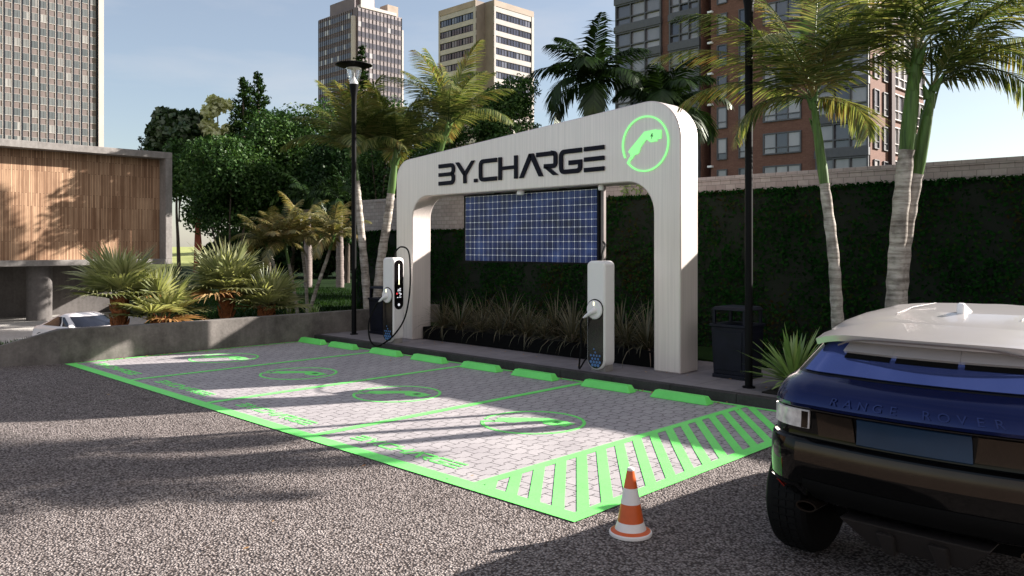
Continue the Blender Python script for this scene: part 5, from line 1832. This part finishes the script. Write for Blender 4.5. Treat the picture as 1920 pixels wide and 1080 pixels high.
# ================================================================== cars
class CarBody:
    """stack of rounded outlines: rows (z, y_rear, y_front, half width, rear radius, front radius)"""
    def __init__(self, rows):
        self.rows = rows

    def par(self, z):
        R_ = self.rows
        if z <= R_[0][0]: return R_[0]
        for a, b in zip(R_, R_[1:]):
            if a[0] <= z <= b[0]:
                if b[0] - a[0] < 1e-9: continue
                t = (z - a[0]) / (b[0] - a[0])
                return tuple(a[i] + (b[i] - a[i]) * t for i in range(6))
        return R_[-1]

    def half(self, u, row):
        """u 0..0.5 : rear centre -> left side -> front centre"""
        z, yr, yf, w, rr, rf = row
        bow = 0.06   # rear face bows outward toward the centre
        if u <= 0.15:
            t = u / 0.15; x = -(w - rr) * t
            y = yr + bow * (t ** 2)
            return x, y
        if u <= 0.25:
            a = (u - 0.15) / 0.10 * PI / 2
            return -(w - rr) - rr * math.sin(a), yr + bow * (1 - (u - 0.15) / 0.1 * 0.0) + rr * (1 - math.cos(a))
        if u <= 0.40:
            t = (u - 0.25) / 0.15
            ya = yr + bow + rr; yb = yf - bow - rf
            sag = 0.02 * math.sin(PI * t)
            return -w - sag, ya + (yb - ya) * t
        if u <= 0.45:
            a = (u - 0.40) / 0.05 * PI / 2
            return -(w - rf) - rf * math.cos(a), yf - bow - rf + rf * math.sin(a)
        t = (u - 0.45) / 0.05
        return -(w - rf) * (1 - t), yf - bow * (1 - t) ** 2

    def pt(self, u, z, row=None):
        row = row or self.par(z)
        u = u % 1.0
        if u <= 0.5:
            x, y = self.half(u, row)
        else:
            x, y = self.half(1.0 - u, row); x = -x
        return Vector((x, y, row[0]))

    US = sorted(set([i * 0.15 / 8 for i in range(9)] + [0.15 + i * 0.1 / 10 for i in range(11)] + [0.25 + i * 0.15 / 14 for i in range(15)] + [0.40 + i * 0.05 / 6 for i in range(7)] + [0.45 + i * 0.05 / 5 for i in range(6)]))

    def mesh(self, z0, z1, cap_top=False, cap_bot=False):
        us = self.US + [1.0 - u for u in reversed(self.US[1:-1])]
        rows = [r for r in self.rows if z0 - 1e-6 <= r[0] <= z1 + 1e-6]
        mb = MB()
        rr = [[tuple(self.pt(u, r[0], r)) for u in us] for r in rows]
        n = len(us)
        mb.rings(rr, True, False)
        if cap_top: mb.add(rr[-1], [tuple(range(n))])
        if cap_bot: mb.add(rr[0], [tuple(range(n - 1, -1, -1))])
        return mb

    def patch(self, u0, u1, z0, z1, d0=0.002, d1=0.008, nu=10, nz=4, shape=None):
        """a thin panel lying on the body surface"""
        mb = MB()
        G_ = []
        for j in range(nz + 1):
            row = []
            for i in range(nu + 1):
                s, t = i / nu, j / nz
                u = u0 + (u1 - u0) * s; z = z0 + (z1 - z0) * t
                if shape: u, z = shape(s, t)
                p = self.pt(u, z)
                e = 0.004
                du = self.pt(u + e, z) - self.pt(u - e, z)
                zz0 = max(self.rows[0][0], z - 0.01); zz1 = min(self.rows[-1][0], z + 0.01)
                dz = self.pt(u, zz1) - self.pt(u, zz0)
                n = dz.cross(du)
                if n.length < 1e-9: n = Vector((0, -1, 0))
                n.normalize()
                c = Vector((0, 2.0, 0.9))
                if n.dot(p - c) < 0: n = -n
                row.append((p + n * d0, p + n * d1))
            G_.append(row)
        w = nu + 1
        outer = [q[1] for r in G_ for q in r]; inner = [q[0] for r in G_ for q in r]
        fs = []
        N = len(outer)
        for j in range(nz):
            for i in range(nu):
                a = j * w + i
                fs.append((a, a + 1, a + w + 1, a + w)); fs.append((N + a, N + a + w, N + a + w + 1, N + a + 1))
        edge = [i for i in range(nu)]
        for i in range(nu):
            fs.append((i, N + i, N + i + 1, i + 1)); b = nz * w + i; fs.append((b, b + 1, N + b + 1, N + b))
        for j in range(nz):
            a = j * w; fs.append((a, a + w, N + a + w, N + a)); b = j * w + nu; fs.append((b, N + b, N + b + w, b + w))
        mb.add(outer + inner, fs)
        return mb


def wheel(parent, loc, r, w, side):
    def ring(rx, x): return [(loc[0] + x, loc[1] + rx * math.cos(2 * PI * j / 36), loc[2] + rx * math.sin(2 * PI * j / 36)) for j in range(36)]
    mb = MB()
    prof = [(r * 0.68, -w / 2), (r * 0.9, -w / 2), (r * 0.975, -w * 0.42), (r, -w * 0.3), (r, w * 0.3), (r * 0.975, w * 0.42), (r * 0.9, w / 2), (r * 0.68, w / 2)]
    mb.rings([ring(a, b) for a, b in prof], True, True)
    for j in range(48):         # tread blocks
        a = 2 * PI * j / 48
        c = Vector((loc[0], loc[1] + r * math.cos(a), loc[2] + r * math.sin(a)))
        tn = Vector((0, -math.sin(a), math.cos(a))); nn = Vector((0, math.cos(a), math.sin(a)))
        for x0, x1 in ((-w * 0.29, -w * 0.11), (-w * 0.08, w * 0.08), (w * 0.11, w * 0.29)):
            b = [c + Vector((xx, 0, 0)) + tn * s * r * 0.045 - nn * 0.004 for xx, s in ((x0, -1), (x1, -1), (x1, 1), (x0, 1))]
            tp = [p + nn * 0.010 for p in b]
            mb.hexa(b, tp)
    t = mb.obj('wheel', MT['rubber'], parent, smooth=35)
    mb = MB()
    sx = side
    mb.rings([ring(r * 0.68, sx * w * 0.46), ring(r * 0.62, sx * w * 0.40), ring(r * 0.58, sx * w * 0.2), ring(r * 0.12, sx * w * 0.25), ring(r * 0.10, sx * w * 0.36)], True, True)
    for k in range(5):
        a = 2 * PI * k / 5
        d = Vector((0, math.cos(a), math.sin(a))); tn = Vector((0, -math.sin(a), math.cos(a)))
        c = Vector(loc) + Vector((sx * w * 0.40, 0, 0))
        p0 = c + d * r * 0.08; p1 = c + d * r * 0.64
        b = [p0 - tn * 0.05, p1 - tn * 0.03, p1 + tn * 0.03, p0 + tn * 0.05]
        mb.hexa([q - Vector((sx * 0.03, 0, 0)) for q in b], b)
    mb.obj('rim', MT['alloy'], t, smooth=35)


def text_mesh(txt, size, ext, space=1.0):
    cu = bpy.data.curves.new('text', 'FONT')
    cu.body = txt; cu.size = size; cu.extrude = ext; cu.space_character = space
    cu.align_x = 'CENTER'; cu.align_y = 'CENTER'
    to = bpy.data.objects.new('text', cu); COL.objects.link(to)
    dg = bpy.context.evaluated_depsgraph_get()
    me = bpy.data.meshes.new_from_object(to.evaluated_get(dg))
    bpy.data.objects.remove(to)
    return me


# ---- SUV
suv = thing('parked_suv', 'dark navy SUV with silver roof parked at the right edge, seen from behind', 'car', (2.27, 0.16, 0.0))
S = CarBody([
    (0.30, 0.62, 4.14, 0.80, 0.22, 0.30), (0.37, 0.48, 4.24, 0.83, 0.26, 0.34), (0.42, 0.22, 4.28, 0.87, 0.34, 0.36), (0.48, 0.07, 4.31, 0.915, 0.36, 0.38), (0.58, 0.005, 4.34, 0.95, 0.32, 0.40),
    (0.70, -0.005, 4.35, 0.955, 0.33, 0.40), (0.80, 0.0, 4.35, 0.955, 0.33, 0.40), (0.845, 0.012, 4.34, 0.952, 0.33, 0.40), (0.858, 0.03, 4.335, 0.948, 0.33, 0.40),
    (0.864, 0.062, 4.33, 0.945, 0.32, 0.40), (0.92, 0.070, 4.32, 0.94, 0.32, 0.40), (1.00, 0.066, 4.27, 0.935, 0.32, 0.42), (1.035, 0.055, 4.22, 0.932, 0.32, 0.42), (1.05, 0.034, 4.18, 0.93, 0.32, 0.42), (1.07, 0.026, 4.10, 0.928, 0.32, 0.44),
    (1.11, 0.032, 3.95, 0.922, 0.33, 0.46), (1.16, 0.060, 3.62, 0.905, 0.34, 0.50), (1.195, 0.100, 3.30, 0.885, 0.34, 0.50), (1.215, 0.150, 3.22, 0.862, 0.33, 0.45),
    (1.235, 0.19, 3.18, 0.845, 0.30, 0.42), (1.30, 0.255, 3.02, 0.805, 0.28, 0.40), (1.38, 0.335, 2.82, 0.755, 0.26, 0.40), (1.455, 0.405, 2.64, 0.708, 0.25, 0.40),
    (1.475, 0.40, 2.62, 0.71, 0.26, 0.40), (1.50, 0.42, 2.56, 0.70, 0.27, 0.42), (1.54, 0.50, 2.44, 0.672, 0.32, 0.45), (1.58, 0.72, 2.30, 0.625, 0.36, 0.48), (1.615, 1.0, 2.10, 0.53, 0.34, 0.42), (1.64, 1.28, 1.92, 0.38, 0.24, 0.28), (1.648, 1.42, 1.80, 0.22, 0.12, 0.14)])
S.mesh(0.30, 0.858, False, True).obj('bumper', MT['car_black'], suv, smooth=28)
S.mesh(0.858, 1.05).obj('tailgate_band', MT['car_black'], suv, smooth=28)
S.mesh(1.05, 1.235).obj('body', MT['car_paint'], suv, smooth=28)
S.mesh(1.235, 1.475).obj('window_pillars', MT['car_black'], suv, smooth=30)
S.mesh(1.475, 1.622, True).obj('roof', MT['car_roof'], suv, smooth=40)


def win_shape(s, t):       # rear window narrows upward
    return (-0.192 + 0.384 * s), 1.248 + (1.452 - 1.248) * t


S.patch(-0.19, 0.19, 1.248, 1.452, 0.003, 0.010, 30, 6, win_shape).obj('rear_window', MT['car_glass'], suv, smooth=40)
for sg in (1, -1):
    S.patch(sg * 0.262, sg * 0.325, 1.25, 1.45, 0.003, 0.008, 8, 4).obj('side_window', MT['car_glass'], suv, smooth=40)
    S.patch(sg * 0.330, sg * 0.392, 1.25, 1.45, 0.003, 0.008, 8, 4).obj('side_window', MT['car_glass'], suv, smooth=40)
S.patch(0.415, 0.585, 1.25, 1.45, 0.003, 0.008, 20, 4).obj('windscreen', MT['car_glass'], suv, smooth=40)
# pale reflection shaped as three panels on the glass, between dark bands
S.patch(-0.150, 0.150, 1.441, 1.462, 0.011, 0.016, 24, 2).obj('upper_dark_band', MT['car_blackm'], suv, smooth=40)
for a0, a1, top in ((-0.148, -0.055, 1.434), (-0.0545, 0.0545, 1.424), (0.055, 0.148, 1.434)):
    S.patch(-a1, -a0, 1.366, top + 0.006, 0.011, 0.034, 10, 2).obj('pale_reflection', MT['car_roof'], suv, smooth=40)
    S.patch(-a1 + 0.004, -a0 - 0.006, 1.340, 1.365, 0.011, 0.016, 10, 1).obj('lower_dark_band', MT['car_blackm'], suv, smooth=40)
# roof-end spoiler
mb = MB()
def spoil(y0, y1, w, z, bowk):
    n = 18
    out = []
    for i in range(n + 1):
        x = -w + 2 * w * i / n
        out.append((x, y0 + bowk * (x / w) ** 2, z - 0.012 * (x / w) ** 2 - 0.045 * (x / w) ** 6))
    return out
rr = []
a = spoil(0.24, 0, 0.695, 1.462, 0.19); b = spoil(0.225, 0, 0.70, 1.500, 0.19); c = spoil(0.36, 0, 0.70, 1.530, 0.19); d = spoil(0.60, 0, 0.655, 1.566, 0.15); e_ = spoil(0.50, 0, 0.69, 1.462, 0.15)
n = len(a)
vs = a + b + c + d + e_
fs = []
for k in range(5):
    k2 = (k + 1) % 5
    for i in range(n - 1):
        fs.append((k * n + i, k * n + i + 1, k2 * n + i + 1, k2 * n + i))
fs += [tuple(k * n for k in range(5)), tuple(k * n + n - 1 for k in range(4, -1, -1))]
mb.add(vs, fs)
sp_ = mb.obj('spoiler', MT['car_roof'], suv, smooth=25)
mb = MB()
a = spoil(0.224, 0, 0.52, 1.476, 0.105); b = spoil(0.220, 0, 0.52, 1.486, 0.105)
a2 = [(x, y + 0.012, z) for x, y, z in a]; b2 = [(x, y + 0.012, z) for x, y, z in b]
mb.rings([[a[i], b[i], b2[i], a2[i]] for i in range(n)])
mb.obj('brake_light_strip', MT['frame_grey'], sp_)
# shark fin aerial
mb = MB()
mb.prism([(0.0, 0.0), (0.24, 0.0), (0.20, 0.02), (0.04, 0.075), (0.015, 0.07)], lambda u, v, d: (d, 0.98 + u, 1.606 + v), -0.022, 0.022)
mb.obj('roof_aerial', MT['white_rim'], suv, smooth=40, bevel=0.01)
for sg in (-1, 1):
    mb = MB(); mb.tube([(sg * 0.36, 0.90, 1.598), (sg * 0.35, 1.2, 1.628), (sg * 0.32, 1.6, 1.636)], [0.002, 0.004, 0.002], 6)
    mb.obj('roof_ridge', MT['car_roof'], suv, smooth=60)
# tailgate details
for sg in (1, -1):
    S.patch(sg * 0.148, sg * 0.215, 0.915, 1.035, 0.004, 0.016, 12, 4).obj('tail_light', MT['lamp_clear'], suv, smooth=40)
    S.patch(sg * 0.150, sg * 0.1585, 0.917, 1.033, 0.0165, 0.0185, 3, 3).obj('light_edge', MT['bronze'], suv, smooth=40)
    S.patch(sg * 0.082, sg * 0.138, 0.885, 1.03, 0.003, 0.010, 6, 3, (lambda s, t, sg=sg: (sg * (0.082 + 0.008 * (1 - t) * 0 + 0.056 * s - 0.006 * (1 - t)), 0.885 + 0.145 * t))).obj('tailgate_insert', MT['bronze'], suv, smooth=40)
    S.patch(sg * 0.200, sg * 0.232, 0.50, 0.545, 0.003, 0.010, 6, 2).obj('reflector', MT['lamp_red'], suv, smooth=40)
    S.patch(sg * 0.155, sg * 0.262, 0.565, 0.585, 0.002, 0.012, 10, 2).obj('bumper_crease', MT['car_black'], suv, smooth=40)
S.patch(-0.074, 0.074, 0.870, 1.030, 0.003, 0.012, 16, 4).obj('plate_panel', MT['plate_blue'], suv, smooth=40)
S.patch(-0.149, 0.149, 1.040, 1.0465, 0.004, 0.010, 24, 1).obj('tailgate_trim', MT['bronze'], suv, smooth=40)
S.patch(-0.160, 0.160, 0.725, 0.835, 0.002, 0.014, 24, 3).obj('bumper_strip', MT['bronze'], suv, smooth=40)
S.patch(-0.150, 0.150, 0.50, 0.62, 0.002, 0.008, 24, 3).obj('lower_bumper', MT['car_blackm'], suv, smooth=40)
# diffuser / skid plate
mb = MB()
mb.hexa([(-0.26, 0.16, 0.27), (0.26, 0.16, 0.27), (0.25, 0.5, 0.26), (-0.25, 0.5, 0.26)], [(-0.40, 0.035, 0.44), (0.40, 0.035, 0.44), (0.40, 0.5, 0.44), (-0.40, 0.5, 0.44)])
for x in (-0.14, 0.14):
    mb.hexa([(x - .03, 0.13, 0.25), (x + .03, 0.13, 0.25), (x + .03, 0.30, 0.25), (x - .03, 0.30, 0.25)], [(x - .05, 0.03, 0.40), (x + .05, 0.03, 0.40), (x + .05, 0.3, 0.40), (x - .05, 0.3, 0.40)])
mb.obj('skid_plate', MT['skid'], suv, bevel=0.01)
for sg in (-1, 1):
    mb = MB()
    for rr_, y0 in ((0.034, 0.04),):
        ring0 = [(sg * 0.60 + 0.065 * math.cos(2 * PI * j / 20), y0, 0.455 + rr_ * math.sin(2 * PI * j / 20)) for j in range(20)]
        ring1 = [(p[0], 0.25, p[2]) for p in ring0]
        ring2 = [(sg * 0.60 + 0.055 * math.cos(2 * PI * j / 20), y0 + 0.0, 0.455 + 0.025 * math.sin(2 * PI * j / 20)) for j in range(20)]
        ring3 = [(p[0], 0.1, p[2]) for p in ring2]
        mb.rings([ring1, ring0, ring2, ring3], True, False)
    mb.obj('exhaust_tip', MT['bronze'], suv, smooth=40)
mb = MB(); mb.box(-0.66, 0.66, 0.65, 4.0, 0.24, 0.298); mb.obj('underbody', MT['car_blackm'], suv)
for (x, y) in ((-0.83, 0.60), (0.83, 0.60), (-0.83, 3.35), (0.83, 3.35)):
    sg = -1 if x < 0 else 1
    wheel(suv, (x, y, 0.39), 0.39, 0.27, sg)
    if y < 1: continue
    mb = MB()
    rr = []
    for k in range(25):
        a = rad(-20) + rad(220) * k / 24
        rr.append([(sg * (0.955 + e0), y + q * math.cos(a), 0.40 + q * math.sin(a)) for q, e0 in ((0.40, -0.12), (0.40, 0.012), (0.455, 0.012), (0.47, -0.05))])
    mb.rings(rr)
    mb.obj('wheel_arch', MT['car_blackm'], suv, smooth=40)
    mb = MB()
    mb.prism([(y + 0.40 * math.cos(rad(-25 + 230 * k / 24)), 0.40 + 0.40 * math.sin(rad(-25 + 230 * k / 24))) for k in range(25)], lambda u, v, d: (d, u, v), sg * 0.90, sg * 0.962)
    mb.obj('arch_liner', MT['rubber'], suv)
    S.patch(sg * 0.285, sg * 0.30, 1.235, 1.236, 0, 0.001, 1, 1) if False else None
for sg in (-1, 1):
    mb = MB(); mb.tube([(sg * 0.88, 2.72, 1.20), (sg * 1.0, 2.70, 1.24), (sg * 1.08, 2.68, 1.25)], [0.03, 0.075, 0.05], 10)
    mb.obj('wing_mirror', MT['car_black'], suv, smooth=60)
    S.patch(sg * 0.418, sg * 0.448, 0.93, 1.02, 0.004, 0.012, 6, 3).obj('headlight', MT['lamp_clear'], suv, smooth=40)
# raised letters, one mesh across the tailgate
me = text_mesh('RANGE ROVER', 0.062, 0.004, 1.0)
bpy.data.meshes.remove(me)
mbs = []
word = 'RANGE ROVER'
adv = 0.0885
lm = None
allv = []; allf = []
for i, chv in enumerate(word):
    if chv == ' ': continue
    me = text_mesh(chv, 0.070, 0.003)
    x = (i - (len(word) - 1) / 2) * adv
    u = -x / (0.93 - 0.33) * 0.15
    zc = 1.108
    p = S.pt(u if u >= 0 else 1 + u, zc)
    dz = (S.pt(u, zc + 0.02) - S.pt(u, zc - 0.02)).normalized()
    du = (S.pt(u - 0.01, zc) - S.pt(u + 0.01, zc)).normalized()
    nn = du.cross(dz).normalized()
    b = len(allv)
    for v in me.vertices:
        q = p + du * v.co.x * 1.15 + dz * v.co.y + nn * (v.co.z + 0.004)
        allv.append(tuple(q))
    for f in me.polygons:
        allf.append(tuple(k + b for k in f.vertices))
    bpy.data.meshes.remove(me)
mb = MB(); mb.add(allv, allf)
mb.obj('tailgate_letters', MT['letter_blue'], suv)

# ---- white coupe on the lower road, nose towards the car park
cp = thing('parked_coupe', 'white coupe parked on the lower road behind the low concrete wall', 'car', (-31.2, 5.5, -2.0), None, rad(-76))
cp.scale = (1.1, 1.1, 1.12)
Cb = CarBody([(0.22, 0.12, 4.30, 0.80, 0.3, 0.4), (0.35, 0.04, 4.44, 0.88, 0.34, 0.5), (0.55, 0.0, 4.48, 0.91, 0.36, 0.55), (0.70, 0.03, 4.42, 0.90, 0.36, 0.6), (0.80, 0.08, 4.15, 0.885, 0.36, 0.7), (0.87, 0.14, 3.7, 0.87, 0.36, 0.7), (0.91, 0.22, 3.15, 0.85, 0.36, 0.6),
              (0.93, 0.35, 3.05, 0.82, 0.36, 0.55), (1.06, 0.70, 2.82, 0.76, 0.36, 0.5), (1.20, 1.0, 2.52, 0.70, 0.34, 0.45), (1.27, 1.18, 2.36, 0.66, 0.34, 0.42), (1.33, 1.38, 2.2, 0.57, 0.30, 0.36), (1.365, 1.6, 2.05, 0.40, 0.16, 0.18), (1.375, 1.7, 1.95, 0.25, 0.1, 0.1)])
Cb.mesh(0.22, 1.375, True, True).obj('body', MT['white_car'], cp, smooth=35)
for sg in (1, -1):
    Cb.patch(sg * 0.255, sg * 0.352, 0.95, 1.245, 0.004, 0.012, 12, 5).obj('side_window', MT['coupe_glass'], cp, smooth=40)
    Cb.patch(sg * 0.362, sg * 0.398, 0.95, 1.235, 0.004, 0.012, 6, 5).obj('quarter_window', MT['coupe_glass'], cp, smooth=40)
    mb = MB(); mb.tube([(sg * 0.85, 2.75, 0.94), (sg * 0.97, 2.78, 0.98), (sg * 1.05, 2.75, 0.98)], [0.03, 0.08, 0.05], 10)
    mb.obj('wing_mirror', MT['white_car'], cp, smooth=60)
    Cb.patch(sg * 0.412, sg * 0.445, 0.62, 0.74, 0.004, 0.012, 6, 3).obj('headlight', MT['lamp_clear'], cp, smooth=40)
    mb = MB(); mb.box(sg * 0.30 - 0.2, sg * 0.30 + 0.2, 1.75, 1.88, 0.5, 1.12); mb.obj('seat', MT['seat'], cp)
Cb.patch(0.415, 0.585, 0.95, 1.25, 0.004, 0.012, 16, 5).obj('windscreen', MT['coupe_glass'], cp, smooth=40)
Cb.patch(-0.15, 0.15, 0.95, 1.25, 0.004, 0.012, 16, 5).obj('rear_window', MT['coupe_glass'], cp, smooth=40)
for (x, y) in ((-0.79, 0.85), (0.79, 0.85), (-0.79, 3.55), (0.79, 3.55)):
    sg = -1 if x < 0 else 1
    wheel(cp, (x, y, 0.33), 0.33, 0.24, sg)
    mb = MB()
    mb.prism([(y + 0.37 * math.cos(2 * PI * k / 24), 0.34 + 0.37 * math.sin(2 * PI * k / 24)) for k in range(24)], lambda u, v, d: (d, u, v), sg * 0.86, sg * 0.908)
    mb.obj('arch_liner', MT['rubber'], cp)
